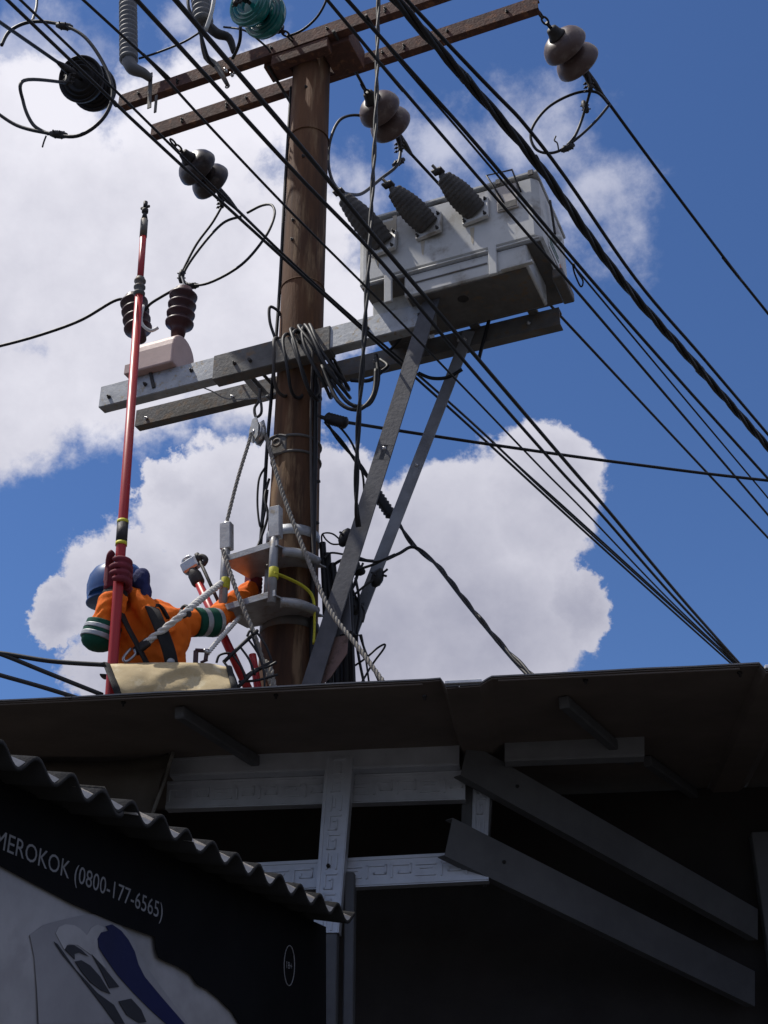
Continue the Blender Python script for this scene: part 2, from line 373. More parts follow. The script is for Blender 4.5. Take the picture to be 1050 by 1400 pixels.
# rafters under the sheet
for (x0, y0), (x1, y1) in [((246, 962), (350, 1030)), ((770, 948), (860, 1028)), ((884, 1030), (1120, 1200))]:
    def onroof(x, y, dz=0):
        d = ray(x, y); nn = RD.cross(SLOPE).normalized(); return CAM + d * ((RA - CAM).dot(nn) / d.dot(nn))
    p, q = onroof(x0, y0), onroof(x1, y1)
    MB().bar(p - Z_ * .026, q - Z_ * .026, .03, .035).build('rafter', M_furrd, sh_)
V0 = PZ(430, 1027, 3.06)
def PV(x, y, off=0):
    d = ray(x, y); return CAM + d * (((V0 - CAM).dot(RP) + off) / d.dot(RP))
def face_channel(quad, depth, name, m, pat=None, lip=.012):
    """C-channel whose front web is the pixel quad (tl, tr, br, bl) in the frame plane"""
    tl, tr, br, bl = quad
    horiz = (tr - tl).length > (bl - tl).length
    nn = -((tr - tl).cross(bl - tl)).normalized()
    if nn.dot(RP) > 0: nn = -nn            # towards the street
    b = MB(); bk = -nn * depth
    b.prism([tl, tr, br, bl], -nn * .003)
    if horiz:
        for (p, q, sgn) in ((tl, tr, -1), (bl, br, 1)):
            d = ((bl - tl) if sgn < 0 else (tl - bl)).normalized()
            b.prism([p - nn * .003, q - nn * .003, q - nn * .003 + d * .003, p - nn * .003 + d * .003], bk)
            b.prism([p + bk, q + bk, q + bk + d * lip, p + bk + d * lip], nn * -.002)
            b.prism([p + d * .004, q + d * .004, q + d * .011, p + d * .011], nn * .0035)
    else:
        for (p, q, o) in ((tl, bl, tr), (tr, br, tl)):
            d = (o - p).normalized()
            b.prism([p - nn * .003, q - nn * .003, q - nn * .003 + d * .003, p - nn * .003 + d * .003], bk)
            b.prism([p + bk, q + bk, q + bk + d * lip, p + bk + d * lip], nn * -.002)
            b.prism([p + d * .004, q + d * .004, q + d * .011, p + d * .011], nn * .0035)
    ob = b.build(name, m, sh_)
    if pat:
        e = MB()
        ax = (tr - tl) if horiz else (bl - tl); cross = (bl - tl) if horiz else (tr - tl)
        n_ = max(2, int(ax.length / pat)); cw = cross.length
        def P_(u, v): return tl.lerp(tr, u).lerp(bl.lerp(br, u), v) if horiz else tl.lerp(bl, u).lerp(tr.lerp(br, u), v)
        for i in range(n_):
            u0 = (i + .08) / n_; u1 = (i + .9) / n_; du = (u1 - u0); th = .006
            tu = th / ax.length; tv = th / cw
            strokes = [(u0, .28, u0 + tu, .75), (u0, .28, u1, .28 + tv), (u1 - tu, .28, u1, .62), (u0 + du * .35, .62 - tv, u1, .62), (u0 + du * .35, .46, u0 + du * .35 + tu, .62)]
            if i % 3 == 2: strokes = [(u0, .30, u1, .30 + tv), (u0, .66, u1, .66 + tv), (u0 + du * .2, .42, u0 + du * .8, .42 + tv)]
            for a, c, b2, d2 in strokes:
                e.prism([P_(a, c) + nn * .0001, P_(b2, c) + nn * .0001, P_(b2, d2) + nn * .0001, P_(a, d2) + nn * .0001], nn * .005)
        pe = e.build('embossed_pattern', m, ob); pe['kind'] = 'stuff'
    return ob
def Q(*pp, off=0): return [PV(x, y, off) for x, y in pp]
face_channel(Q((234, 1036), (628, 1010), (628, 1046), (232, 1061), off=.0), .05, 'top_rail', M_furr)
face_channel(Q((690, 1010), (881, 1000), (881, 1034), (690, 1041), off=-.01), .05, 'top_rail', M_furrs)
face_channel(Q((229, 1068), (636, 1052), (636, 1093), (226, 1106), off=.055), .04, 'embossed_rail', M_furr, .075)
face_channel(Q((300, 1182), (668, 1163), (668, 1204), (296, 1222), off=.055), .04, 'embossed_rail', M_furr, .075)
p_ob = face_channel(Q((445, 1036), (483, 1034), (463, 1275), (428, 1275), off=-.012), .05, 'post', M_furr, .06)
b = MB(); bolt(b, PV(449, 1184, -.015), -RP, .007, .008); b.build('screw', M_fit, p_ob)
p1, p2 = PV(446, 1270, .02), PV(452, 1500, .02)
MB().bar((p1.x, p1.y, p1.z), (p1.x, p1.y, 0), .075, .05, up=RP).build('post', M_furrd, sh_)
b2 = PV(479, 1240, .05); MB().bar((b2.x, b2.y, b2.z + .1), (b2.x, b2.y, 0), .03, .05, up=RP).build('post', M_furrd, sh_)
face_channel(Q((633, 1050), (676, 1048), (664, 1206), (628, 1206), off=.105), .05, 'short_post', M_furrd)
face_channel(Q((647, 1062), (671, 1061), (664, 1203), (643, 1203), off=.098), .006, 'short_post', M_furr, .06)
for (tl, bl, tr, br) in [((640, 1014), (630, 1060), (1036, 1243), (1036, 1285)), ((619, 1118), (608, 1170), (1032, 1328), (1032, 1376))]:
    a, b_ = PV(*tl, -.03), PV(*bl, -.03); c_, d_ = PY(*tr, 4.5), PY(*br, 4.5)
    o = MB(); nn = (c_ - a).cross(b_ - a).normalized(); nn = -nn if nn.y > 0 else nn
    o.prism([a, c_, d_, b_], -nn * .003)
    for p, q, k in ((a, c_, b_), (b_, d_, a)):
        dd = (k - p).normalized(); o.prism([p - nn * .003, q - nn * .003, q - nn * .003 + dd * .003, p - nn * .003 + dd * .003], -nn * .045)
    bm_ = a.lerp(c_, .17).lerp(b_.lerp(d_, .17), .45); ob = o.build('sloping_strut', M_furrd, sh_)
    s_ = MB(); bolt(s_, bm_, nn, .006, .006); s_.build('screw', M_fit, ob)
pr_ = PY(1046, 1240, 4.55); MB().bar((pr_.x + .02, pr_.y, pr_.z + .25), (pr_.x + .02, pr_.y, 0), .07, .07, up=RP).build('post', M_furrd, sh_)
# back and side walls of the shop
bw0, bw1 = rp(-1.2, DEP - .06, 0), rp(3.05, DEP - .06, 0)
zt = bw0.z - .02
def wall(p, q, h, th, name, m, par):
    a = Vector((p.x, p.y, 0)); b = Vector((q.x, q.y, 0)); d = (b - a).cross(Z_).normalized() * th
    MB().prism([a, b, b + Z_ * h, a + Z_ * h], d).build(name, m, par)
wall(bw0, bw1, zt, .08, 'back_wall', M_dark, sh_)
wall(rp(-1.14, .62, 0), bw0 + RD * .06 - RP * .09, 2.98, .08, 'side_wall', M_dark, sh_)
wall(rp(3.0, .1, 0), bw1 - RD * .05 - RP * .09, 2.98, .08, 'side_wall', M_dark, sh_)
# brown tarpaulin tied behind the kiosk roof
tp = MB(); NU, NV = 14, 8; vv = []
c00, c10, c11, c01 = PV(-160, 1045, -.08), PV(236, 1029, -.08), PV(206, 1122, -.08), PV(-160, 1160, -.08)
for j in range(NV + 1):
    for i in range(NU + 1):
        u, v = i / NU, j / NV; p = c00.lerp(c10, u).lerp(c01.lerp(c11, u), v)
        vv.append(p + RP * (.018 * math.sin(u * 9 + v * 4) + .012 * math.sin(v * 11 - u * 6)) - Z_ * (.02 * math.sin(math.pi * u) * (1 - v)))
tp.add(vv, [(j * (NU + 1) + i, j * (NU + 1) + i + 1, (j + 1) * (NU + 1) + i + 1, (j + 1) * (NU + 1) + i) for j in range(NV) for i in range(NU)], True)
to = thing('tarpaulin', (c11.x, c11.y, c11.z), 'brown tarpaulin stretched behind the corrugated kiosk roof', 'tarpaulin')
tpo = tp.build('sheet', M_tarp, to); sm = tpo.modifiers.new('thick', 'SOLIDIFY'); sm.thickness = .003
MB().tube([PV(237, 1028, -.085), PV(222, 1075, -.086), PV(204, 1124, -.085)], .006, 8, k=5).build('edge_cord', M_rope, to)
MB().tube([PV(229, 1030, -.06), PV(213, 1078, -.06), PV(196, 1122, -.06)], .004, 6, k=5).build('edge_cord', M_cable, to)

# ------------------------------------------------------------------ kiosk with corrugated roof and banners
KA = PZ(0, 1030, 2.35); KB = PZ(486, 1262, 2.35); KD = (KB - KA).normalized(); KN = Vector((KD.y, -KD.x, 0))
KL = (KB - KA).length
kio = thing('kiosk', (KA.x - .5, KA.y + .8, 0), 'kiosk with dark corrugated roof edge and banners hung along its eave', 'kiosk')
pit = .098; amp = .0165
def corr(s0, s1, z, sag, t0=0, depth=.95, th=.008):
    m = MB(); n = int((s1 - s0) / pit * 12) + 1; rows = 5; v = []
    for lay in (0, 1):
        for j in range(rows):
            t = t0 - depth * j / (rows - 1)
            for i in range(n + 1):
                s = s0 + (s1 - s0) * i / n
                ww = amp * math.cos(2 * math.pi * s / pit)
                p = KA + KD * s + KN * t + Z_ * (z + ww + abs(t) * .2 + lay * th + .006 * noise.noise((s * 2, 0, 3)))
                if j == 0: p += KN * (.006 * noise.noise((s * 9, 2, 0)))
                v.append(p)
    W = n + 1; f = []
    for j in range(rows - 1):
        for i in range(n):
            a = j * W + i; f.append((a, a + 1, a + W + 1, a + W)); k = rows * W + a; f.append((k, k + W, k + W + 1, k + 1))
    for i in range(n): f.append((i, rows * W + i, rows * W + i + 1, i + 1))
    for j in range(rows - 1): f += [(j * W, (j + 1) * W, rows * W + (j + 1) * W, rows * W + j * W), (j * W + n, rows * W + j * W + n, rows * W + (j + 1) * W + n, (j + 1) * W + n)]
    m.add(v, f, True); return m
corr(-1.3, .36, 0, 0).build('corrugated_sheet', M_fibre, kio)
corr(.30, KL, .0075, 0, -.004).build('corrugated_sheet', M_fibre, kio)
# pale mortar plugs in the troughs of the sheets
k = 0
i = int(-1.2 / pit)
while i * pit < KL - .05:
    s = (i + .5) * pit
    zz = .0075 if s > .3 else 0
    wdt = random.uniform(.024, .030); top = random.uniform(.004, .010); pts = []
    for q in range(7):
        x = -wdt + 2 * wdt * q / 6; pts.append(KA + KD * (s + x) + KN * -.006 + Z_ * (zz + .006 + amp * math.cos(2 * math.pi * (s + x) / pit)))
    pts += [KA + KD * (s + wdt) + KN * -.006 + Z_ * (zz + top), KA + KD * (s - wdt) + KN * -.006 + Z_ * (zz + top + random.uniform(-.003, .003))]
    MB().prism(pts, KN * -.05 + Z_ * .0115).build('mortar_plug', M_fibree, kio)
    i += 1
KO = -.11
def PK(x, y, off=0):
    d = ray(x, y); return CAM + d * (((KA - CAM).dot(KN) + KO + off) / d.dot(KN))
def flat(poly, off, name, m, th=.0015, par=kio):
    return MB().prism([PK(x, y, off) for x, y in poly], -KN * th).build(name, m, par)
def zt_(x, z):   # pixel-free helper: point of the banner plane at height z above column x
    p = PK(x, 1200); return Vector((p.x, p.y, z))
bb = [PK(x, y) for x, y in [(-75, 1146), (0, 1183), (52, 1211), (100, 1236), (160, 1262), (212, 1281), (213, 1297), (217, 1309), (226, 1314), (245, 1322), (262, 1333), (270, 1346), (284, 1353), (300, 1366), (318, 1384), (330, 1404), (338, 1440), (446, 1470)]]
topR, topL = PK(446, 1262), PK(-75, 1000)
bb += [Vector((topR.x, topR.y, 2.362)), Vector((topL.x, topL.y, 2.362))]
ban = MB().prism(bb, -KN * .002).build('black_banner', M_bblack, kio); ban['label'] = 'black warning banner strip with grey lettering along the eave'
wb = MB(); NU, NV = 26, 22; vv = []
x0, x1 = -75, 432
PL, PR = PK(x0, 1140, -.008), PK(x1, 1340, -.008)
for j in range(NV + 1):
    for i in range(NU + 1):
        u, v = i / NU, j / NV; p = PL.lerp(PR, u); p.z = 2.31 - v * .75
        p = p + KN * (.0015 * math.sin(u * 7 + v * 5) + .0015 * noise.noise((u * 5, v * 5, 1.3)))
        vv.append(p)
wb.add(vv, [(j * (NU + 1) + i, (j + 1) * (NU + 1) + i, (j + 1) * (NU + 1) + i + 1, j * (NU + 1) + i + 1) for j in range(NV) for i in range(NU)], True)
wbo = wb.build('white_banner', M_bwhite, kio); wbo['label'] = 'creased white banner printed with blue shapes and letters'
def prt(poly, off, name, m): return flat([(x / 4.04, 1130 + y / 4.04) for x, y in poly], off - .0034, name, m, .0008, wbo)
sw = [(165, 600), (240, 545), (330, 518), (450, 490), (560, 480), (640, 520), (720, 600), (800, 760), (900, 900), (1040, 1090), (215, 1090), (205, 900), (190, 720)]
prt(sw, -.001, 'print_patch', M_bgrey)
prt([(308, 590), (325, 555), (365, 540), (410, 545), (445, 565), (480, 600), (505, 560), (540, 540), (580, 560), (540, 620), (540, 680), (590, 790), (520, 720), (430, 655), (380, 650), (355, 680)], .0002, 'print_patch', M_bwhite)
prt([(540, 620), (560, 585), (600, 575), (585, 550), (620, 540), (670, 575), (710, 625), (745, 690), (765, 760), (800, 830), (900, 950), (1030, 1100), (930, 1100), (830, 1010), (740, 920), (650, 820), (580, 720), (548, 670)], .0012, 'blue_swoosh', M_bblue)
prt([(298, 635), (320, 650), (420, 790), (540, 920), (630, 985), (690, 1090), (640, 1090), (560, 980), (430, 810), (340, 700)], .0012, 'printed_letter', M_bnavy)
prt([(360, 680), (372, 655), (410, 655), (450, 680), (490, 718), (440, 695), (412, 705), (415, 735)], .0012, 'printed_letter', M_bnavy)
prt([(415, 745), (450, 738), (500, 768), (555, 830), (612, 925), (560, 905), (500, 860), (450, 800)], .0012, 'printed_letter', M_bnavy)
prt([(508, 705), (540, 740), (600, 810), (660, 885), (605, 893), (560, 800)], .0012, 'printed_letter', M_bnavy)
prt([(655, 965), (725, 950), (780, 1010), (810, 1080), (770, 1085), (700, 1040)], .0012, 'printed_letter', M_bnavy)
def lettering(txt, p0, p1, hgt, name, m, par, width=None):
    cu = bpy.data.curves.new(name, 'FONT'); cu.body = txt; cu.size = 1; cu.extrude = 0; cu.resolution_u = 3
    tmp = bpy.data.objects.new('tmp', cu); col.objects.link(tmp); bpy.context.view_layer.update()
    me = bpy.data.meshes.new_from_object(tmp.evaluated_get(bpy.context.evaluated_depsgraph_get()))
    bpy.data.objects.remove(tmp)
    xs = [v.co.x for v in me.vertices]; xa, xb = min(xs), max(xs); d = p1 - p0; o = origin(par)
    for v in me.vertices:
        u = (v.co.x - xa) / (xb - xa); v.co = p0 + d * u + Z_ * (v.co.y / .69 * hgt) + KN * .0012 - o
    ob = bpy.data.objects.new(name, me); col.objects.link(ob); ob.parent = par; me.materials.append(m); return ob
lettering('MEROKOK (0800-177-6565)', PK(-9, 1157), PK(221, 1257), .032, 'lettering', M_text, ban)
c = PK(395, 1320); ring = MB(); pts = [c + KD * (.026 * math.cos(a)) + Z_ * (.046 * math.sin(a)) + KN * .001 for a in [2 * math.pi * i / 28 for i in range(28)]]
ring.tube(pts, .0013, 6, closed=True); ring.build('round_mark', M_text, ban)
lettering('18+', c - KD * .014 - Z_ * .008, c + KD * .014 - Z_ * .008, .016, 'lettering', M_text, ban)
# dark body of the kiosk behind the banners
q0, q1 = PK(-75, 1140, -.09), PK(440, 1330, -.09)
a0 = Vector((q0.x, q0.y, 0)); a1 = Vector((q1.x, q1.y, 0))
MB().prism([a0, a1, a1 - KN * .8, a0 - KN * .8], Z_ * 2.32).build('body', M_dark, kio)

# ================================================================== POLE AND HARDWARE
pole = thing('utility_pole', POLE, 'tall rust brown utility pole carrying the crossarms and transformer platform', 'pole')
pb = MB(); pb.lathe([(.175, 0), (.165, 2.5), (.148, 4.1), (.137, 4.7), (.129, 5.3), (.126, 6.2), (.124, 7.4), (.121, 8.57), (.10, 8.59)], POLE, Z_, 36); pb.build('shaft', M_pole, pole)
for z, r in ((5.365, .131), (5.465, .131)):
    h = MB(); h.tube([POLE + Vector((r * math.cos(a), r * math.sin(a), z)) for a in [2 * math.pi * i / 28 for i in range(28)]], .008, 6, closed=True); h.build('hoop', M_galvdark, pole)
eb = MB(); pe = L(-.04, -.125, 5.415); eb.box(pe, E_ * .045, N_ * .012, Z_ * .055, .01)
eb.tube([pe - N_ * .03 + E_ * (.022 * math.cos(a)) + Z_ * (.022 * math.sin(a)) for a in [2 * math.pi * i / 14 for i in range(14)]], .008, 6, closed=True)
eb.tube([pe + E_ * -.06 + Z_ * .02, pe + E_ * -.05 + Z_ * .05 - N_ * .01, pe + Z_ * .06 - N_ * .01, pe + E_ * .05 + Z_ * .04 - N_ * .01], .008, 6, k=4)
eb.build('eye_bracket', M_galvdark, pole)
bn = MB(); bn.lathe([(.140, 0), (.140, .055), (.136, .055)], L(0, 0, 4.86), Z_, 30); bn.build('pale_band', M_silver, pole)
bn = MB(); bn.lathe([(.150, 0), (.150, .05)], L(0, 0, 4.35), Z_, 30); bn.build('clamp_band', M_galvdark, pole)
for z in (4.62, 6.55, 7.75):
    h = MB(); r = .135 if z < 5 else .1265
    h.tube([POLE + Vector((r * math.cos(a), r * math.sin(a), z)) for a in [2 * math.pi * i / 32 for i in range(32)]], .0045, 6, closed=True); h.build('weld_seam', M_pole, pole)
for z, s_ in ((7.0, -.02), (6.85, -.02), (8.1, .03), (7.5, .03)):
    bo = MB(); bolt(bo, L(s_, -.122, z), -N_, .011, .01); bo.build('bolt', M_fit, pole)
for z in (5.2, 4.95):
    bo = MB(); bolt(bo, L(.128, -.03, z), E_, .018, .02); bo.build('bolt', M_fit, pole)

def crossarm(t0, od, z0, s0, s1, label, par_bolts):
    th = thing('crossarm', L(0, t0, z0), label, 'crossarm', 'rusty crossarms at the pole top')
    m = MB(); channel(m, L(s0, t0, z0), L(s1, t0, z0), .055, .11, .007, od); m.build('channel', M_rust, th)
    for s in par_bolts:
        b = MB(); bolt(b, L(s, t0, z0 + .055) - od * .0, -od, .011, .012); bolt(b, L(s, t0, z0 + .03), -od, .009, .01) if s % .2 > .1 else None
        b.build('bolt', M_fit, th)
    return th
crossarm(-.19, N_, 8.43, -1.36, 1.5, 'rusty steel crossarm on the street side of the pole top', (-1.2, -.9, -.5, -.2, .2, .6, 1.0))
crossarm(.13, N_, 8.44, -1.30, 1.50, 'rusty steel crossarm behind the pole top holding three dark disc strings', (-1.05, -.7, -.55, .45, .6, .9, 1.3))
br = thing('pole_top_bracket', L(0, 0, 8.42), 'dark rusty clamp bracket between the two top crossarms', 'bracket')
MB().box(L(.225, -.005, 8.475), E_ * .1, N_ * .128, Z_ * .085).build('clamp_plate', M_rust, br)
MB().box(L(-.205, -.06, 8.455), E_ * .08, N_ * .07, Z_ * .05).build('clamp_plate', M_rust, br)
MB().box(L(0, -.15, 8.38), E_ * .2, N_ * .035, Z_ * .045).build('clamp_plate', M_rust, br)
b = MB(); b.tube([L(-.25, -.13, 8.40), L(-.25, .24, 8.40)], .011, 8); b.build('through_bolt', M_fit, br)
b = MB(); b.tube([L(.25, -.21, 8.425), L(.25, .28, 8.425)], .011, 8); b.build('through_bolt', M_fit, br)

# ---- dead-end insulator strings
def disc_prof(k=1.0):
    top = [(.018, -.062), (.03, -.055), (.036, -.03), (.044, -.012), (.052, 0)]
    dome = [(.05, 0), (.075, .006), (.098, .02), (.115, .04), (.125, .066), (.127, .085), (.122, .094), (.112, .09), (.106, .072), (.098, .092), (.092, .096), (.086, .072), (.076, .094), (.068, .098), (.062, .072), (.05, .076), (.02, .08)]
    return top, dome
def string(p0, p1, m_disc, label, first=.20, clampflip=1, sc=1.18, group=None, pitch=.146):
    p0, p1 = Vector(p0), Vector(p1); ax = (p1 - p0).normalized(); a, b_, _ = frame(ax)
    th = thing('insulator_string', p0, label, 'insulator', group)
    lnk = MB()
    for i in range(2):
        c = p0 + ax * (.02 + .055 * i); u = a if i % 2 else b_
        lnk.tube([c + ax * (.032 * math.cos(q)) + u * (.017 * math.sin(q)) for q in [2 * math.pi * j / 14 for j in range(14)]], .007, 6, closed=True)
    lnk.tube([p0 + ax * .09, p0 + ax * (first - .05 * sc)], .012, 8); lnk.build('shackle', M_fit, th)
    top, dome = disc_prof()
    for i in range(2):
        c = p0 + ax * (first + pitch * i)
        d = MB(); d.lathe([(r * sc, h * sc) for r, h in dome], c, ax, 32); do = d.build('disc', m_disc, th)
        cp = MB(); cp.lathe([(r * sc, h * sc) for r, h in top], c, ax, 16); cp.build('cap', M_fit, do)
        pn = MB(); pn.tube([c + ax * .075, c + ax * (pitch - .055)], .011, 8); pn.build('pin', M_fit, do)
    e0 = p0 + ax * (first + pitch * 2 - .02)
    cl_ = MB(); dn_ = -Z_ if abs(ax.z) < .9 else a
    cl_.tube([e0 - ax * .06, e0], .012, 8)
    cl_.tube([e0, e0 + ax * .06, e0 + ax * .16, e0 + ax * .25], [.02, .027, .024, .012], 10)
    cl_.tube([e0 + ax * .05, e0 + ax * .09 + dn_ * .05, e0 + ax * .10 + dn_ * .12], [.022, .02, .015], 8, k=3)
    co = cl_.build('strain_clamp', M_fit, th)
    ub = MB()
    for q in (.04, .075, .11):
        c = e0 + ax * .093 + dn_ * q
        ub.tube([c - a * .03, c + a * .03], .006, 6); bolt(ub, c + a * .026, a, .011, .012)
    ub.build('clamp_bolts', M_fit, co)
    return e0 + ax * .25, e0 + ax * .10 + dn_ * .11, ax
Sb = string(L(-1.165, .19, 8.40), PT(331, 294, .95), M_porc, 'glossy dark disc insulator pair on the left end of the rear crossarm', .19, group=None)
Sc = string(L(.245, .26, 8.42), PT(566, 216, .95), M_porcb, 'brown disc insulator pair hanging off the rear crossarm just beside the pole', .14)
Sd = string(L(1.485, .19, 8.475), PT(832, 140, .95), M_porcb, 'brown disc insulator pair chained to the right end of the rear crossarm', .21)
Sa = string(L(-1.37, -.195, 8.45), PT(8, 34, -1.5), M_porcd, 'black ribbed disc insulator pair pulling off the street side crossarm tip', .26, sc=1.2, pitch=.19)
St = string(L(-.05, -.19, 8.50), L(-.20, -.95, 8.33), M_teal, 'teal green glass disc insulator pair above the street side crossarm', .20, sc=1.2)

# ---- surge arrester and fuse cutout on the near crossarm
def ribbed(m, p, q, r0, r1, n, seg=20):
    p, q = Vector(p), Vector(q); d = q - p; h = d.length; prof = [(r0 * .9, 0)]
    for i in range(n):
        a = h * i / n; s = h / n; prof += [(r0, a + s * .05), (r1, a + s * .35), (r1 * .985, a + s * .55), (r0, a + s * .75), (r0, a + s * .98)]
    prof += [(r0 * .8, h)]; m.lathe(prof, p, d, seg); return m
ar = thing('surge_arrester', L(-1.15, -.25, 8.48), 'grey ribbed surge arrester standing beside the street side crossarm tip', 'arrester')
pa, pb_ = PT(176, 84, -.32), PT(175, 2, -.32)
m = MB(); ribbed(m, pa, pb_, .052, .064, 13); m.build('ribbed_body', M_poly, ar)
m = MB(); m.lathe([(.05, 0), (.055, .02), (.03, .035), (.012, .05), (.012, .09)], pb_, Z_, 14); m.build('terminal', M_fit, ar)
m = MB(); m.tube([pa, PT(182, 94, -.31), PT(196, 100, -.27), PT(206, 108, -.22)], [.05, .045, .035, .025], 10, k=4); m.build('base_elbow', M_poly, ar)
m = MB(); m.bar(PT(206, 100, -.215), PT(204, 148, -.215), .03, .008, up=N_); m.bar(PT(214, 130, -.215), PT(212, 154, -.215), .02, .008, up=N_); m.build('hanger_plate', M_galvdark, ar)
fc = thing('fuse_cutout', L(-.5, -.25, 8.5), 'grey ribbed fuse cutout with bare contact arm bolted to the street side crossarm', 'fuse cutout')
m = MB(); ribbed(m, PT(278, 32, -.36), PT(270, -50, -.36), .052, .068, 12); m.build('ribbed_body', M_poly, fc)
m = MB(); m.tube([PT(295, -20, -.42), PT(290, 14, -.42), PT(281, 42, -.40)], .014, 8, k=4); m.build('fuse_tube', M_label, fc)
m = MB(); m.tube([PT(283, 34, -.36), PT(297, 46, -.33), PT(313, 52, -.28), PT(320, 72, -.23)], [.035, .034, .028, .018], 10, k=4); m.build('bracket', M_fit, fc)
m = MB(); m.tube([PT(275, 50, -.38), PT(282, 78, -.26), PT(296, 90, -.22), PT(311, 116, -.22)], [.012, .022, .022, .014], 8, k=3)
m.tube([PT(311, 118, -.22) + E_ * (.014 * math.cos(q)) + Z_ * (.014 * math.sin(q)) for q in [2 * math.pi * i / 12 for i in range(12)]], .005, 6, closed=True); m.build('hinge', M_galvdark, fc)
m = MB()
for x, y in ((310, 98), (318, 104), (322, 100)): bolt(m, PT(x, y, -.2), -N_, .012, .02)
m.build('bolts', M_hard, fc)

# ---- transformer platform beams and braces
bn_ = thing('platform_beam', L(0, -.2, 5.91), 'pale galvanised platform beam on the street side of the pole', 'beam', 'transformer platform beams')
m = MB(); m.box(L(-.16, -.165, 5.99), E_ * 1.03, N_ * .035, Z_ * .075, .005); m.build('box_section', M_galv, bn_)
m = MB(); m.box(L(-.08, -.165, 5.985), E_ * .36, N_ * .041, Z_ * .083, .004); m.build('splice_sleeve', M_galvdark, bn_)
for s in (-1.12, -.88, -.58, -.3, .1, .5, .8):
    b = MB(); bolt(b, L(s, -.2 if not -.44 < s < .28 else -.207, 5.99 + .02 * math.sin(s * 7)), -N_, .012, .014); b.build('bolt', M_fit, bn_)
bf = thing('platform_beam', L(0, .135, 5.965), 'dark channel platform beam behind the pole under the transformer', 'beam', 'transformer platform beams')
m = MB(); channel(m, L(-1.16, .135, 5.985), L(1.47, .135, 5.965), .06, .115, .008, N_); m.build('channel', M_galvdark, bf)
for s in (-1.08, -.5, .4, .9, 1.3):
    b = MB(); bolt(b, L(s, .135, 6.02), -N_, .011, .012); b.build('bolt', M_hard, bf)
m = MB(); channel(m, L(-.3, -.13, 5.93), L(-.3, .135, 5.93), .04, .05, .006, E_); m.build('tie_piece', M_galv, bf)
b = MB(); b.tube([L(-.2, -.23, 5.96), L(-.2, .22, 5.99)], .01, 8); b.build('through_bolt', M_fit, bf)
def brace(p, q, label, slot=None, w=.085, mt=None):
    th = thing('brace', q, label, 'brace', 'diagonal braces under the transformer platform')
    d = (q - p).normalized(); wd = d.cross(N_).normalized()
    m = MB()
    def strip(a, b_, o0, o1): m.box(p + d * ((a + b_) / 2) + wd * ((o0 + o1) / 2), d * ((b_ - a) / 2), wd * ((o1 - o0) / 2), N_ * .004, .001)
    Ln = (q - p).length
    if slot:
        strip(0, slot, -w / 2, w / 2); strip(slot, slot + .085, -w / 2, -.013); strip(slot, slot + .085, .013, w / 2); strip(slot + .085, Ln, -w / 2, w / 2)
    else: strip(0, Ln, -w / 2, w / 2)
    m.box(p + d * (Ln / 2) - wd * (w / 2 - .004) + N_ * (w / 2), d * (Ln / 2), wd * .004, N_ * (w / 2 - .004), .001)
    m.build('angle_section', mt or M_brace, th)
    b = MB(); bolt(b, p + d * .06 - N_ * .003, -N_, .013, .016); bolt(b, p + d * (Ln * .38) - N_ * .003, -N_, .010, .010); b.build('bolt', M_hard, th)
    return th
brace(L(.885, -.215, 6.09), L(.15, -.215, 3.70), 'slotted steel brace from the street side beam down to the pole', slot=.93, w=.095)
brace(L(.965, .125, 6.06), L(.13, .125, 3.98), 'narrower steel brace from the rear beam down to the pole', w=.07, mt=M_bracel)

# ---- transformer
tr = thing('transformer', L(1.0, 0, 6.085), 'grey distribution transformer tank with three covered bushings on the platform', 'transformer')
tk = MB(); tk.box(L(.995, -.02, 6.425), E_ * .515, N_ * .28, Z_ * .23, .035); tank = tk.build('tank', M_tank, tr)
lid = MB(); lid.box(L(.995, -.02, 6.660), E_ * .519, N_ * .284, Z_ * .010, .004); lid.build('lid', M_tank, tr)
lw = MB(); lw.box(L(1.085, -.105, 6.127), E_ * .34, N_ * .18, Z_ * .071, .008); lw.build('lower_box', M_tank, tr)
lw = MB(); lw.box(L(.62, .03, 6.14), E_ * .115, N_ * .18, Z_ * .058, .008); lw.build('lower_box', M_tank, tr)
for s in (.66, 1.245):
    m = MB(); m.box(L(s, -.296, 6.135), E_ * .022, N_ * .011, Z_ * .098, .004); m.build('stiffener', M_tank, tr)
for s0_, t0_, a_, b_ in ((1.085, -.105, .325, .165), (.62, .03, .105, .17)):  # dark plates added under the tank; their colour stands in for shade
    m = MB(); m.box(L(s0_, t0_, 6.0535 if s0_ > 1 else 6.0805), E_ * a_, N_ * b_, Z_ * .0035, .001); m.build('underside_shade_plate', M_galvdark, tr)
m = MB(); m.box(L(1.0, -.02, 6.193), E_ * .50, N_ * .265, Z_ * .003, .001); m.build('underside_shade_plate', M_galvdark, tr)  # underside shade of the main tank, put into a dark plate
m = MB(); m.box(L(1.37, -.293, 6.060), E_ * .085, N_ * .012, Z_ * .008, .002); m.build('handle_bar', M_tank, tr)
m = MB(); m.lathe([(.030, -.004), (.030, .004), (.02, .006)], L(1.03, -.16, 6.054), -Z_, 16); m.build('drain_plug', M_fit, tr)
m = MB(); m.prism([L(.80, -.287, 6.13), L(1.21, -.287, 6.13), L(1.21, -.287, 6.137), L(.80, -.287, 6.137)], -N_ * .004); m.build('seam', M_galvdark, tr)
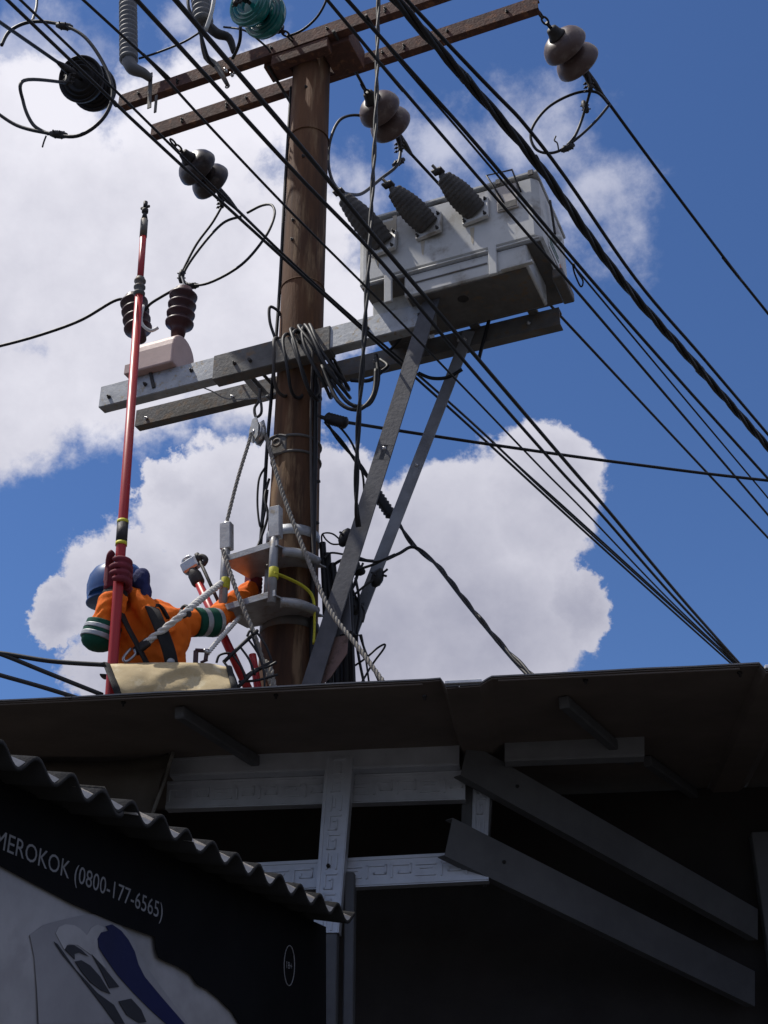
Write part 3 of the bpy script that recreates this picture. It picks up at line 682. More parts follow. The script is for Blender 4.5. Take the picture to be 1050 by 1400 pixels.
for (bx_, by), (tx, ty) in [((527, 336), (468, 268)), ((588, 312), (536, 258)), ((652, 292), (604, 240))]:
    p = PT(bx_, by, -.30); q = PT(tx, ty, -.49); ax = (q - p).normalized()
    pl = MB(); a, b_, _ = frame((ax + N_ * -1.2).normalized()); nn = (ax * .35 - N_).normalized(); ee = (E_ - nn * E_.dot(nn)).normalized(); uu = nn.cross(ee)
    pl.box(p + nn * .012, ee * .075, uu * .075, nn * .012, .003)
    bs = pl.build('bushing_plate', M_tank, tr)
    for sx in (-1, 1):
        for sy in (-1, 1):
            b = MB(); bolt(b, p + nn * .024 + ee * .06 * sx + uu * .06 * sy, nn, .010, .012); b.build('bolt', M_fit, bs)
    cv = MB(); h = (q - p).length; prof = [(.062, .0)]
    for i in range(11):
        f_ = i / 11; rr = (.064 + .012 * math.sin(f_ * 3.14)) * (1 - .42 * f_ ** 2.2); prof += [(rr, h * f_ * .93 + .004), (rr * 1.045, h * (f_ + .035) * .93), (rr * .97, h * (f_ + .08) * .93)]
    prof += [(.022, h * .95), (.016, h)]
    cv.lathe(prof, p + nn * .01, q - p - nn * .01, 22); cvo = cv.build('bushing_cover', M_cover, tr)
    t = MB(); t.lathe([(.012, 0), (.012, .03), (.02, .035), (.02, .05), (.008, .055), (.008, .085)], q - ax * .01, ax, 10); t.box(q + ax * .03, ax * .018, ee * .03, uu * .007, .002); t.build('terminal', M_fit, cvo)
for s_ in (.50, .80, 1.05, 1.30, 1.48):
    m = MB(); m.box(L(s_, -.304, 6.655), E_ * .014, N_ * .006, Z_ * .018, .002); m.build('lid_clamp', M_galvdark, tr)
for s_, z_, h_ in ((.60, 6.36, .07), (.86, 6.34, .05), (1.14, 6.33, .06), (.56, 6.56, .06), (.70, 6.58, .05)):
    m = MB(); m.prism([L(s_ + dx, -.3005, z_ + dz) for dx, dz in ((-.012, h_), (.014, h_), (.008, -h_ * .4), (.003, -h_), (-.005, -h_ * .6))], -N_ * .0006); m.build('rust_run', M_tanks, tr)
m = MB(); m.tube([L(.50, -.298, 6.205), L(1.50, -.298, 6.205)], .006, 6); m.build('weld_seam', M_tank, tr)
# lifting loops, nameplate, stickers, pipes on the tank
m = MB(); m.tube([PT(692, 282, -.31), PT(665, 240, -.33), PT(700, 232, -.33), PT(712, 262, -.31)], .006, 6); m.build('wire_guard', M_fit, tr)
m = MB(); c0, c1 = L(1.34, -.305, 6.53), L(1.34, -.312, 6.53); m.box(L(1.345, -.307, 6.525), E_ * .058, N_ * .006, Z_ * .085, .003); m.build('worn_plate', M_worn, tr)
m = MB(); m.box(L(1.345, -.3145, 6.468), E_ * .052, N_ * .002, Z_ * .022, .001); m.build('plate_window', M_galvdark, tr)
m = MB(); m.box(L(.66, -.302, 6.50), E_ * .05, N_ * .003, Z_ * .10, .001); m.build('rust_stain_patch', M_tanks, tr)
for t0, z0, hw, hh, mm in [(-.06, 6.30, .10, .05, M_label), (-.06, 6.318, .085, .008, M_grst), (-.06, 6.288, .085, .007, M_grst), (.12, 6.27, .06, .035, M_orst)]:
    m = MB(); m.box(L(1.5125 if mm is M_label or mm is M_orst else 1.515, t0, z0), N_ * hw, Z_ * hh, E_ * .0025, .001); m.build('sticker', mm, tr)
m = MB(); m.tube([L(1.53, -.12, 6.60), L(1.53, -.08, 6.45), L(1.53, -.07, 6.40)], .007, 6, k=3); m.build('side_pipe', M_fit, tr)
m = MB(); m.lathe([(.02, 0), (.024, .01), (.024, .03), (.012, .05)], L(1.51, -.05, 6.385), E_, 12); m.build('valve', M_tank, tr)
m = MB(); m.box(L(1.52, .06, 6.15), E_ * .03, N_ * .12, Z_ * .03, .006); m.build('terminal_box', M_galvdark, tr)
for s in (.60, 1.0, 1.33):
    for t0 in (.15,):
        m = MB(); m.box(L(s, t0, 6.082), E_ * .025, N_ * .05, Z_ * .012, .002); m.build('foot', M_galvdark, tr)
# bushing stack for the low-voltage side behind
for s in (.75, .95, 1.15):
    m = MB(); ribbed(m, L(s, .1, 6.67), L(s, .1, 6.80), .03, .042, 3, 14); m.build('rear_bushing', M_porc, tr)

# ---- pink instrument transformer on the left end of the platform
vt = thing('voltage_transformer', L(-.83, -.12, 6.065), 'pale pink cast voltage transformer with two ribbed dark red bushings', 'transformer')
m = MB(); prof = [(-.25, 6.066), (-.25, 6.20)] + [(-.13 - .12 * math.cos(a), 6.20 + .115 * math.sin(a)) for a in [math.pi * i / 10 for i in range(1, 10)]] + [(-.01, 6.20), (-.01, 6.066)]
m.prism([L(-.965, t, z) for t, z in prof], E_ * .28); vo = m.build('cast_body', M_epoxy, vt); bv = vo.modifiers.new('b', 'BEVEL'); bv.width = .012; bv.segments = 3; bv.limit_method = 'ANGLE'
m = MB(); m.box(L(-.985, -.2, 6.10), E_ * .02, N_ * .05, Z_ * .034, .004); m.build('terminal_box', M_epoxy, vt)
for (p, q) in [(PT(244, 452, -.13), PT(252, 396, -.13)), (PT(190, 458, -.13), PT(182, 406, -.13))]:
    m = MB(); d = (q - p); h = d.length; prof = [(.04, -.04), (.045, .0)]
    for i in range(4): a = h * (.08 + .22 * i); prof += [(.055, a), (.083, a + .018), (.085, a + .03), (.058, a + .045)]
    prof += [(.05, h), (.02, h + .008)]
    m.lathe(prof, p, d, 22); m.build('bushing', M_pores, vt)
m = MB(); m.tube([PT(196, 418, -.22), PT(193, 440, -.24), PT(205, 452, -.22), PT(216, 448, -.2)], .010, 8, k=4); m.build('bare_lead', M_label, vt)
m = MB(); m.bar(PT(203, 497, -.205), PT(210, 530, -.205), .02, .006, up=N_); m.build('strap', M_fit, vt)

# ================================================================== WIRES AND CABLES
def resample(pts, step):
    out = [pts[0]]; acc = 0
    for a, b in zip(pts, pts[1:]):
        d = (b - a).length; n = max(1, int(d / step))
        for i in range(1, n + 1): out.append(a.lerp(b, i / n))
    return out
def wire(name, pts, r, label, cat='wire', m=None, k=8, group=None, seg=8):
    o = MB().tube(pts, r, seg, k=k).build(name, m or M_cable); return tag(o, label, cat, group)
def twist(mb, pts, r, n, pitch, rs, seg=6, k=10):
    pts = resample(cr(pts, k), pitch / 9); acc = 0; strands = [[] for _ in range(n)]; a = None
    for i, p in enumerate(pts):
        d = (pts[min(len(pts) - 1, i + 1)] - pts[max(0, i - 1)]).normalized()
        if i: acc += (p - pts[i - 1]).length
        if a is None: a, b, _ = frame(d)
        else: a = (a - d * a.dot(d)).normalized(); b = d.cross(a)
        for j in range(n):
            t = 2 * math.pi * (acc / pitch + j / n); strands[j].append(p + a * (r * math.cos(t)) + b * (r * math.sin(t)))
    for s in strands: mb.tube(s, rs, seg)
    return mb
def ext(pts, a=6, b=8):
    d0 = (pts[0] - pts[1]).normalized(); d1 = (pts[-1] - pts[-2]).normalized()
    return [pts[0] + d0 * a] + pts + [pts[-1] + d1 * b]
def span(px, z0, z1, a=5, b=9, sag=0):
    """wire given by photo points at heights running from z0 to z1"""
    n = len(px); P = [PZ(x, y, z0 + (z1 - z0) * i / (n - 1)) for i, (x, y) in enumerate(px)]
    return ext(P, a, b)
# street-side low-voltage lines that dip to the next pole behind the roof
END = PZ(1016, 922, 5.72)
def lv(px, z0, z1):
    P = [PZ(x, y, z0 + (z1 - z0) * i / len(px)) for i, (x, y) in enumerate(px)]
    d0 = (P[0] - P[1]).normalized(); return [P[0] + d0 * 5] + P
G1 = 'low voltage lines gathering at the pole behind the roof'
wire('power_line', lv([(10, 0), (205, 186), (405, 369), (560, 509), (640, 581), (773, 703), (900, 818)], 5.85, 5.72) + [END], .0075, 'thin wire passing the black disc pair then crossing low over the pole', group=G1)
wire('power_line', lv([(28, 0), (165, 131), (330, 293), (470, 424), (600, 537), (712, 640), (780, 701), (905, 815)], 5.95, 5.74) + [END + Z_ * .02], .006, 'thin wire skimming the tip of the street side crossarm', group=G1)
wire('power_line', lv([(114, 0), (198, 77), (282, 168), (400, 292), (520, 412), (640, 536), (740, 640), (800, 700), (915, 820)], 5.75, 5.70) + [END + Z_ * .04], .006, 'thin wire running between the ribbed arrester and the fuse cutout', group=G1)
wire('power_line', lv([(187, 0), (400, 232), (520, 357), (640, 500), (763, 640), (820, 701), (920, 815)], 5.72, 5.68) + [END + Z_ * .05], .0095, 'thick black wire crossing just below the ribbed fuse cutout', group=G1)
wire('power_line', lv([(240, 0), (400, 187), (530, 345), (653, 490), (781, 640), (833, 700), (930, 816)], 5.70, 5.66) + [END + Z_ * .07], .011, 'thickest black wire crossing directly over the fuse cutout bracket', group=G1)
np_ = thing('utility_pole', Vector((END.x, END.y + .12, 0)), 'short grey pole behind the shelter roof where the low voltage lines end', 'pole')
MB().lathe([(.12, 0), (.085, 5.80), (.07, 5.81)], Vector((END.x, END.y + .1, 0)), Z_, 20).build('shaft', M_conc, np_)
G2 = 'lines crossing in front of the transformer'
tb = MB(); twist(tb, span([(536, -6), (640, 112), (740, 231), (847, 380), (950, 498), (1056, 618)], 6.15, 6.05), .0125, 3, .75, .0125)
tag(tb.build('twisted_cable', M_cable), 'heavy twisted black cable crossing the upper corner of the transformer', 'cable', G2)
wire('power_line', span([(556, 0), (735, 192), (868, 380), (960, 488), (1056, 601)], 6.25, 6.1), .0095, 'black wire running just above the heavy twisted cable', group=G2)
wire('power_line', span([(475, 0), (650, 196), (806, 380), (930, 521), (1056, 661)], 6.05, 5.95), .009, 'black wire crossing the wire guard and worn plate of the transformer', group=G2)
wire('power_line', [PZ(500, 20, 6.05), PZ(540, 76, 6.05), PZ(650, 204, 6.0), PZ(783, 362, 5.98), PZ(920, 526, 5.95), PZ(1056, 688, 5.9), PZ(1200, 860, 5.9)], .0055, 'thin wire with a tied loop beside the stickered transformer end', group=G2)
wire('power_line', span([(470, 27), (516, 82), (650, 238), (773, 380), (910, 540), (1056, 711)], 5.95, 5.85), .0075, 'black wire crossing lowest on the front of the transformer', group=G2)
lp = MB(); lp.tube([PZ(783, 362, 5.98), PZ(786, 375, 5.97), PZ(794, 392, 5.96), PZ(797, 384, 5.96), PZ(789, 371, 5.97), PZ(784, 360, 5.98)], .0045, 6, k=5)
tag(lp.build('wire_tie', M_cable), 'small black tie loop on the thin wire beside the transformer', 'wire tie')
lp = MB(); lp.tube([PZ(733, 228, 6.15), PZ(730, 218, 6.18), PZ(733, 212, 6.2), PZ(738, 222, 6.2), PZ(737, 232, 6.16)], .004, 6, k=5)
tag(lp.build('wire_tie', M_cable), 'small tie loop joining the heavy twisted cable to the wire above', 'wire tie')
# phase conductors leaving the insulator strings
def phase(S, px, z, label):
    P = [S[0]] + [PZ(x, y, zz) for (x, y), zz in zip(px, z)]
    d1 = (P[-1] - P[-2]).normalized(); P.append(P[-1] + d1 * 10)
    return wire('phase_conductor', P, .011, label, group='bare phase conductors')
phase(Sb, [(441, 398), (640, 573), (772, 697), (1000, 903)], [8.12, 8.0, 7.95, 8.0], 'thick conductor leaving the glossy discs and passing behind the pole')
phase(Sc, [(742, 405), (770, 436), (1017, 700), (1060, 746)], [8.05, 8.03, 7.95, 7.95], 'thick conductor leaving the discs beside the pole and passing behind the transformer')
phase(Sd, [(905, 240), (1011, 380), (1060, 441)], [8.05, 7.95, 7.92], 'thick conductor leaving the disc pair on the crossarm right end')
pa_ = Sa[0]; wire('phase_conductor', [pa_, pa_ + Sa[2] * 6 - Z_ * .1], .011, 'thick conductor leaving the black disc pair towards the street', group='bare phase conductors')
pa_ = St[0]; wire('phase_conductor', [pa_, pa_ + St[2] * 5 + Z_ * .3], .011, 'thick conductor leaving the teal glass discs towards the street', group='bare phase conductors')

# jumper loops
GJ = 'jumper loops at the insulator strings'
def jumper(pts, r, label, m=None, k=8, clips=()):
    th = thing('jumper_loop', pts[0], label, 'jumper cable', GJ)
    MB().tube(pts, r, 8, k=k).build('cable', m or M_cable, th)
    for c, d in clips:
        m_ = MB(); d = d.normalized(); a, b_, _ = frame(d)
        m_.tube([c - d * .05, c - d * .02, c + d * .02, c + d * .05], [.013, .022, .022, .013], 8)
        for q in (-.025, .012): m_.tube([c + d * q - a * .03, c + d * q + a * .03], .005, 6); m_.tube([c + d * (q + .012) - b_ * .028, c + d * (q + .012) + b_ * .028], .005, 6)
        m_.build('connector', M_fit, th)
    return th
jb = [Sb[1], PT(290, 305, .72), PT(268, 335, .70), PT(248, 374, .68)]
jumper(jb, .009, 'short jumper tail hanging from the glossy left disc pair clamp', clips=[(PT(248, 378, .68), Vector((0, .2, -1)))])
jumper([PT(330, 296, .80), PT(305, 305, .75), PT(276, 336, .7), PT(252, 372, .68), PT(256, 388, .66), PT(285, 387, .64), PT(330, 362, .62), PT(362, 325, .64), PT(375, 296, .68), PT(372, 281, .72), PT(358, 281, .76), PT(338, 291, .80)], .0095, 'wide jumper loop drooping under the glossy left disc pair', clips=[(PT(262, 391, .66), Vector((1, 0, .1)))])
jumper([Sd[1], PT(796, 162, .82), PT(786, 186, .80), PT(776, 198, .80)], .010, 'straight jumper tail hanging from the right end disc pair clamp')
jumper([PT(832, 142, .84), PT(815, 126, .80), PT(785, 128, .76), PT(748, 148, .74), PT(726, 180, .74), PT(734, 205, .76), PT(760, 208, .78), PT(788, 190, .80), PT(815, 165, .83), PT(834, 142, .85)], .0095, 'round jumper loop hanging under the right end disc pair', clips=[(PT(776, 202, .79), Vector((1, 0, .6))), (PT(800, 146, .85), Vector((-.2, 0, 1)))])
wire('jumper_tail', [PT(764, 207, .78), PT(762, 196, .78), PT(758, 192, .78), PT(760, 186, .78)], .005, 'tiny frayed wire end sticking up from the round jumper loop', 'wire')
jumper([Sc[1], PT(543, 226, .72), PT(520, 245, .6), PT(496, 264, .4), PT(480, 266, .2), PT(463, 262, -.2), PT(466, 266, -.45)], .011, 'stranded jumper from the beside-pole discs to the first bushing cover', clips=[(PT(545, 222, .78), Vector((1, 0, .8)))])
jumper([PT(512, 172, .62), PT(492, 158, .50), PT(466, 163, .34), PT(452, 190, .25), PT(449, 222, .15), PT(455, 248, -.05), PT(470, 268, -.42)], .010, 'curved jumper bowing out beside the pole down to the first bushing')
jumper([PT(2, 62, -1.30), PT(14, 42, -1.28), PT(42, 30, -1.25), PT(80, 33, -1.22), PT(115, 50, -1.19), PT(143, 90, -1.15), PT(154, 128, -1.13), PT(140, 163, -1.13), PT(105, 186, -1.15), PT(60, 181, -1.17), PT(22, 171, -1.20), PT(-10, 150, -1.25)], .0105, 'large round jumper loop encircling the black disc pair', clips=[(PT(80, 184, -1.16), Vector((1, 0, -.15))), (PT(88, 36, -1.21), Vector((1, 0, -.2)))])
jumper([Sa[1], PT(33, 110, -1.23), PT(32, 140, -1.21), PT(45, 170, -1.18), PT(66, 183, -1.16)], .0105, 'jumper tail dropping from the black disc pair clamp into the round loop')
wire('jumper_tail', [PT(63, 186, -1.16), PT(60, 194, -1.16), PT(58, 201, -1.16)], .005, 'short cut wire end below the round loop around the black discs', 'wire')
jumper([PT(50, -20, -1.05), PT(50, 8, -1.10), PT(44, 29, -1.25)], .009, 'jumper rising from the round loop around the black discs out of view')
jumper([PT(318, -20, -.45), PT(327, 20, -.45), PT(328, 55, -.38), PT(318, 80, -.28)], .011, 'black jumper curving down past the teal discs to the crossarm')
jumper([PT(258, -20, -.5), PT(258, 10, -.5), PT(272, 40, -.45), PT(284, 78, -.35), PT(292, 90, -.26)], .011, 'black jumper looping down through the fuse cutout hinge')
wire('pole_lead', [PT(155, -8, -.35), PT(165, -1, -.34), PT(175, 3, -.32)], .008, 'short black lead bolted on top of the grey arrester', 'cable')
wire('pole_lead', [PT(190, 80, -.30), PT(215, 72, -.3), PT(250, 58, -.32), PT(272, 45, -.36)], .0075, 'black lead strung from the arrester to the fuse cutout', 'cable')
wire('pole_lead', [PT(392, 50, -.26), PT(412, 42, -.26), PT(432, 25, -.3), PT(445, 3, -.34), PT(450, -20, -.36)], .008, 'black lead rising from the crossarm beside the teal discs', 'cable')
wire('pole_lead', [PT(306, 37, -.33), PT(335, 42, -.35), PT(362, 62, -.24), PT(370, 72, -.2)], .007, 'black lead passing under the teal discs into the crossarm', 'cable')

# leads of the pink voltage transformer
wire('voltage_lead', [PT(-60, 486, -.25), PT(0, 473, -.22), PT(55, 458, -.2), PT(110, 438, -.18), PT(155, 412, -.15), PT(172, 410, -.13), PT(183, 417, -.13)], .0095, 'black cable sagging in to the left bushing of the pink transformer', 'cable')
wire('voltage_lead', [PT(196, 428, -.13), PT(205, 416, -.15), PT(222, 405, -.16), PT(240, 395, -.15), PT(248, 391, -.13), PT(255, 398, -.13)], .009, 'black lead bridging the two dark red bushings of the pink transformer', 'cable')
wire('voltage_lead', [PT(252, 398, -.13), PT(251, 388, .2), PT(248, 378, .68)], .006, 'thin lead from the right dark red bushing up to the jumper connector', 'cable')

# hanging cable in front of the transformer, cables strapped to the pole
dc = MB(); twist(dc, [PY(518, -30, 5.3), PY(516, 60, 5.3), PY(514, 152, 5.28), PY(508, 280, 5.25), PY(502, 390, 5.22), PY(496, 494, 5.25), PY(490, 580, 5.35), PY(487, 680, 5.5), PY(490, 720, 5.6)], .006, 2, .5, .0085)
tag(dc.build('drop_cable', M_cable), 'twisted black cable hanging straight down past the first bushing cover', 'cable')
wire('pole_cable', [PT(402, 118, -.02) + E_ * -.02, PT(390, 250, -.03), PT(382, 400, -.03), PT(372, 530, -.05), PT(366, 600, -.06), PT(361, 680, -.06), PT(355, 760, -.08)], .010, 'black cable strapped down the left flank of the pole', 'cable')
wire('pole_cable', [PT(376, 462, -.1), PT(369, 440, -.12), PT(369, 420, -.12), PT(380, 425, -.1), PT(383, 432, -.08)], .009, 'bent black cable stub beside the pole above the platform beam', 'cable')
wire('pole_cable', [PT(362, 640, -.08), PT(354, 656, -.1), PT(352, 690, -.1), PT(356, 720, -.1), PT(362, 700, -.08), PT(366, 670, -.08)], .006, 'thin slack cable loop beside the left flank of the pole', 'cable')
wire('pole_cable', [PT(368, 655, -.06), PT(362, 680, -.1), PT(366, 705, -.1), PT(357, 735, -.1), PT(350, 752, -.12)], .007, 'kinked cable hugging the pole above the alloy step frame', 'cable')
wire('pole_cable', [PT(428, 462, -.215), PT(427, 500, -.21), PT(425, 560, -.16), PT(425, 640, -.15), PT(427, 730, -.16), PT(432, 800, -.17)], .0065, 'thin brown cable running down the face of the pole from the coil', 'cable', M_cableg)
wire('pole_cable', [L(.126, -.05, 5.9), L(.135, -.05, 5.5), L(.14, -.05, 5.1), L(.15, -.06, 4.6), L(.16, -.06, 4.0)], .013, 'thick black cable strapped down the right flank of the pole', 'cable')
# coil of spare cable hung over the street side beam
ci = thing('cable_coil', L(0, -.17, 5.75), 'coil of spare black cable hung over the platform beam at the pole', 'cable coil')
for i, (s, rz, rt, ls) in enumerate([(-.04, .19, .10, .02), (.02, .21, .11, .05), (.07, .225, .12, .10), (.11, .24, .125, .16), (.15, .23, .13, .22), (.13, .26, .14, .24), (.05, .25, .12, .14), (.09, .20, .11, .20)]):
    pts = []
    for j in range(20):
        a = 2 * math.pi * j / 20; zz = 6.09 - rz * (1 - math.cos(a)); pts.append(L(s + ls * (1 - math.cos(a)) / 2 + .008 * math.sin(3 * a + i), -.17 + rt * math.sin(a), zz + .006 * i))
    MB().tube(pts, .0095, 8, closed=True, k=3).build('turn', M_cableg if i == 0 else M_cable, ci)
for pts in [[PT(452, 520, -.24), PT(478, 552, -.22), PT(505, 552, -.2), PT(517, 520, -.18), PT(514, 485, -.16)], [PT(440, 500, -.26), PT(462, 548, -.26), PT(490, 560, -.24), PT(510, 540, -.2), PT(514, 505, -.18)], [PT(480, 520, -.1), PT(505, 520, -.1), PT(522, 508, -.08), PT(530, 500, -.05), PT(520, 492, -.02)]]:
    MB().tube(pts, .011, 8, k=6).build('loose_turn', M_cable, ci)
wire('platform_lead', [PT(572, 510, .1), PT(590, 517, .12), PT(612, 516, .12), PT(632, 505, .12)], .010, 'black lead drooping between the two diagonal braces', 'cable')
wire('platform_lead', [PT(534, 478, .08), PT(548, 462, .05), PT(556, 450, .05), PT(566, 440, .02)], .008, 'short black lead rising behind the beams beside the slotted brace', 'cable')
for a, b_ in (((662, 440), (672, 418)), ((700, 418), (692, 408))):
    pass
wire('platform_lead', [PT(655, 490, .08), PT(660, 470, .1), PT(668, 440, .1), PT(676, 412, .05)], .010, 'black lead dropping from under the transformer past the rear beam', 'cable')
wire('bond_wire', [PT(270, 527, -.12), PT(290, 535, -.1), PT(310, 545, -.06), PT(345, 545, -.02), PT(378, 538, -.05)], .004, 'pale thin bonding wire slung under the platform beam', 'wire', M_galv)

# service cables that leave to the right
def wedge(c, d, label, ln=.13):
    th = thing('wedge_clamp', c, label, 'cable clamp', 'wedge clamps on the service cables'); d = d.normalized(); prof = [(.012, -ln * .6)]
    for i in range(7): prof += [(.026, ln * (-.5 + i / 7)), (.034, ln * (-.5 + (i + .5) / 7))]
    prof += [(.014, ln * .55)]; MB().lathe(prof, c, d, 12).build('ribbed_body', M_cable, th)
    MB().tube([c - d * ln * .6, c - d * ln * .95], .008, 6).build('bail', M_fit, th)
wedge(PT(460, 575, -.1), PT(480, 580, -.1) - PT(450, 572, -.1), 'black ribbed wedge clamp bolted to the pole below the coil')
wire('service_cable', [PT(440, 571, -.08), PT(460, 575, -.1), PT(540, 588, .25), PT(700, 612, .8), PT(860, 634, 1.3), PT(1060, 658, 1.9), PT(1400, 690, 2.6)], .0095, 'long service cable crossing behind the diagonal braces to the right', 'cable')
dcl = (PT(540, 712, .3) - PT(515, 675, .25)); wedge(PT(525, 690, .27), dcl, 'black ribbed wedge clamp on the sloping service drop between the braces', .16)
sc_ = MB(); twist(sc_, [PT(445, 576, -.05), PT(455, 590, 0), PT(475, 615, .1), PT(500, 648, .2), PT(525, 690, .27), PT(545, 716, .3), PT(566, 746, .3), PT(600, 775, .2), PT(640, 826, .05), PT(690, 886, -.05), PT(735, 930, -.15), PT(790, 985, -.3)], .006, 2, .35, .008)
tag(sc_.build('service_cable', M_cable), 'twisted service drop sloping down from the pole to behind the roof', 'cable')
wire('service_cable', [PT(455, 576, -.08), PT(470, 590, -.05), PT(484, 612, 0), PT(496, 650, .1), PT(498, 690, .2)], .0065, 'thin tail cable hanging from the wedge clamp below the coil', 'cable')
wire('service_cable', [PT(490, 765, .1), PT(520, 767, .15), PT(545, 757, .2), PT(565, 748, .25), PT(590, 765, .22), PT(640, 828, .05), PT(700, 900, -.06), PT(735, 936, -.15)], .009, 'second drop cable arching over the rear brace', 'cable')
GT = 'loose cables tangled right of the pole'
tangle = [
 ([(440, 742), (441, 730), (455, 730), (467, 742), (455, 744), (446, 738), (441, 730)], .0045, 'small open wire loop beside the slotted brace'),
 ([(443, 763), (452, 756), (470, 758), (490, 762), (512, 768), (532, 762)], .0055, 'arched thin cable running from the pole to the rear brace'),
 ([(470, 790), (487, 780), (510, 772), (525, 765), (540, 758)], .007, 'thicker cable climbing from the tangle to the rear brace'),
 ([(482, 815), (500, 800), (515, 790), (530, 778)], .006, 'short cable stub tied across the rear brace'),
 ([(470, 760), (476, 790), (486, 815), (498, 835), (496, 850)], .006, 'dark cable snaking between the brace and the rear brace'),
 ([(478, 740), (480, 800), (481, 860), (484, 940)], .010, 'heavy dark cable hanging straight in the tangle'),
 ([(486, 790), (492, 830), (488, 880), (500, 945)], .007, 'slack dark cable curling past the pole foot'),
 ([(452, 775), (470, 765), (490, 770), (484, 800), (470, 820), (474, 850), (486, 870)], .008, 'bunched cable coil pressed behind the slotted brace'),
 ([(494, 868), (500, 900), (506, 945)], .005, 'thin straight wire below the rear brace'),
 ([(482, 912), (500, 900), (516, 886), (526, 881), (524, 888), (508, 910), (488, 945)], .005, 'long narrow wire loop poking out right of the pole foot'),
 ([(492, 868), (500, 892), (512, 918), (524, 945)], .006, 'dark wire dropping behind the hauling rope end'),
 ([(456, 905), (468, 890), (478, 872), (490, 868)], .006, 'short dark cable curving under the rear brace foot'),
]
for pts, r, lab in tangle:
    wire('loose_cable', [PT(x, y, .02 + .03 * math.sin(x * .7 + y * .3)) for x, y in pts], r, lab, 'cable', k=6, group=GT)
for i, (x0, x1, r) in enumerate([(441, 452, .017), (447, 462, .02), (455, 470, .016), (463, 474, .021), (470, 482, .017), (476, 470, .014)]):
    wire('riser_cable', [PT(x0, 742 + 14 * i, .03), PT(x0 + 3, 800, .05 + .02 * (i % 2)), PT((x0 + x1) / 2 + 4 * (i % 2), 862, .06), PT(x1, 945, .06), PT(x1 - 4, 1010, .06)], r, 'thick black riser cable bunched between the pole and the rear brace', 'cable', group='riser cables bunched beside the pole')
for c, d, lab in [((472, 735), (12, -25), 'dark crimped connector taped to the slotted brace'), ((487, 779), (10, 3), 'dark crimped connector in the middle of the tangle'), ((484, 828), (4, 18), 'bulky dark connector low in the tangle'), ((516, 790), (6, -14), 'small dark connector strapped to the rear brace')]:
    p = PT(*c, -.03 if c[0] < 480 else .05); q = PT(c[0] + d[0], c[1] + d[1], -.03 if c[0] < 480 else .05); dd = (q - p).normalized(); m = MB()
    m.tube([p - dd * .05, p - dd * .03, p, p + dd * .03, p + dd * .05], [.012, .028, .033, .026, .012], 8); a, b2_, _ = frame(dd)
    m.tube([p - a * .05, p + a * .05], .007, 6); m.tube([p + dd * .02 - b2_ * .045, p + dd * .02 + b2_ * .045], .006, 6)
    tag(m.build('cable_connector', M_cable), lab, 'connector', GT)
# pinkish plate and low strap at the brace foot
m = MB(); m.prism([PT(x, y, -.19) for x, y in [(452, 872), (476, 868), (474, 893), (452, 925), (436, 940), (430, 940), (440, 900)]], N_ * .006)
tag(m.build('gusset_plate', M_pinkp), 'pinkish rusty plate behind the foot of the slotted brace', 'plate')
m = MB(); m.prism([PT(x, y, -.18) for x, y in [(476, 790), (480, 862), (452, 872), (446, 862), (452, 830)]], N_ * .006)
tag(m.build('gusset_plate', M_brace), 'grey gusset plate above the pinkish rusty plate', 'plate')
# dark lines at the lower left
GL = 'dark blue service lines at the left'
for pts, r, lab in [([(-80, 884), (0, 893), (70, 904), (143, 909)], .011, 'flat dark line running into the canvas sheet corner'), ([(-60, 876), (0, 894), (60, 918), (140, 950)], .010, 'dark line forking down towards the roof edge beside the red stick'), ([(-80, 900), (0, 923), (60, 940), (130, 962)], .010, 'lowest dark line slipping behind the roof edge')]:
    wire('service_line', [PY(x, y, 5.25) for x, y in pts], r, lab, 'cable', group=GL)

# ================================================================== RIGGING: step frame, pulley, ropes
fr = thing('step_frame', L(-.25, -.3, 4.45), 'alloy pole step frame of two trays and four tubes', 'step frame')
TF = -.33
def tubep(name, x0, y0, x1, y1, r, m, t=TF): MB().tube([PT(x0, y0, t), PT(x1, y1, t)], r, 14).build(name, m, fr)
tubep('upright', 311, 715, 303, 852, .022, M_plate); tubep('upright', 377, 695, 371, 825, .022, M_plate)
tubep('spacer_tube', 366, 762, 364, 815, .013, M_plate, -.2)
for x, y0, y1 in ((310, 716, 752), (377, 694, 736)):
    a, b_ = PT(x, y0, TF), PT(x, y1, TF); MB().box((a + b_) / 2, E_ * .030, N_ * .022, (b_ - a) / 2, .004).build('socket', M_plate, fr)
for (xl, yl), (xr, yr), dpt in (((303, 770), (380, 746), .30), ((298, 838), (377, 815), .30)):
    a, b_ = PT(xl, yl, TF - .01), PT(xr, yr, TF - .01)
    m = MB(); m.prism([a, b_, b_ + N_ * dpt + E_ * .12, b_ + N_ * dpt * .9 + E_ * .02, a + N_ * dpt * .7 + E_ * .05], Z_ * .007); t_ = m.build('tray', M_plate, fr)
    m = MB(); m.bar(a + Z_ * .015 - N_ * .004, b_ + Z_ * .015 - N_ * .004, .008, .034); m.build('front_lip', M_plate, t_)
    m = MB(); m.tube([b_ + N_ * .05 + E_ * .0 + Z_ * -.01, b_ + N_ * .10 + E_ * .08 - Z_ * .015, b_ + N_ * .2 + E_ * .12 - Z_ * .015], .026, 10, k=4); m.build('clamp_jaw', M_plate, t_)
for x, y in ((308, 798), (374, 784)):
    m = MB(); m.lathe([(.024, -.028), (.0245, -.027), (.0245, .027), (.024, .028)], PT(x, y, TF), Z_, 14); m.build('yellow_tape', M_yel, fr)
ys = MB(); ys.tube([PT(374, 783, TF - .02), PT(392, 790, TF + .06), PT(415, 802, -.2), PT(428, 818, -.165), PT(430, 850, -.165), PT(429, 880, -.17)], .012, 8, k=6, flat=.45)
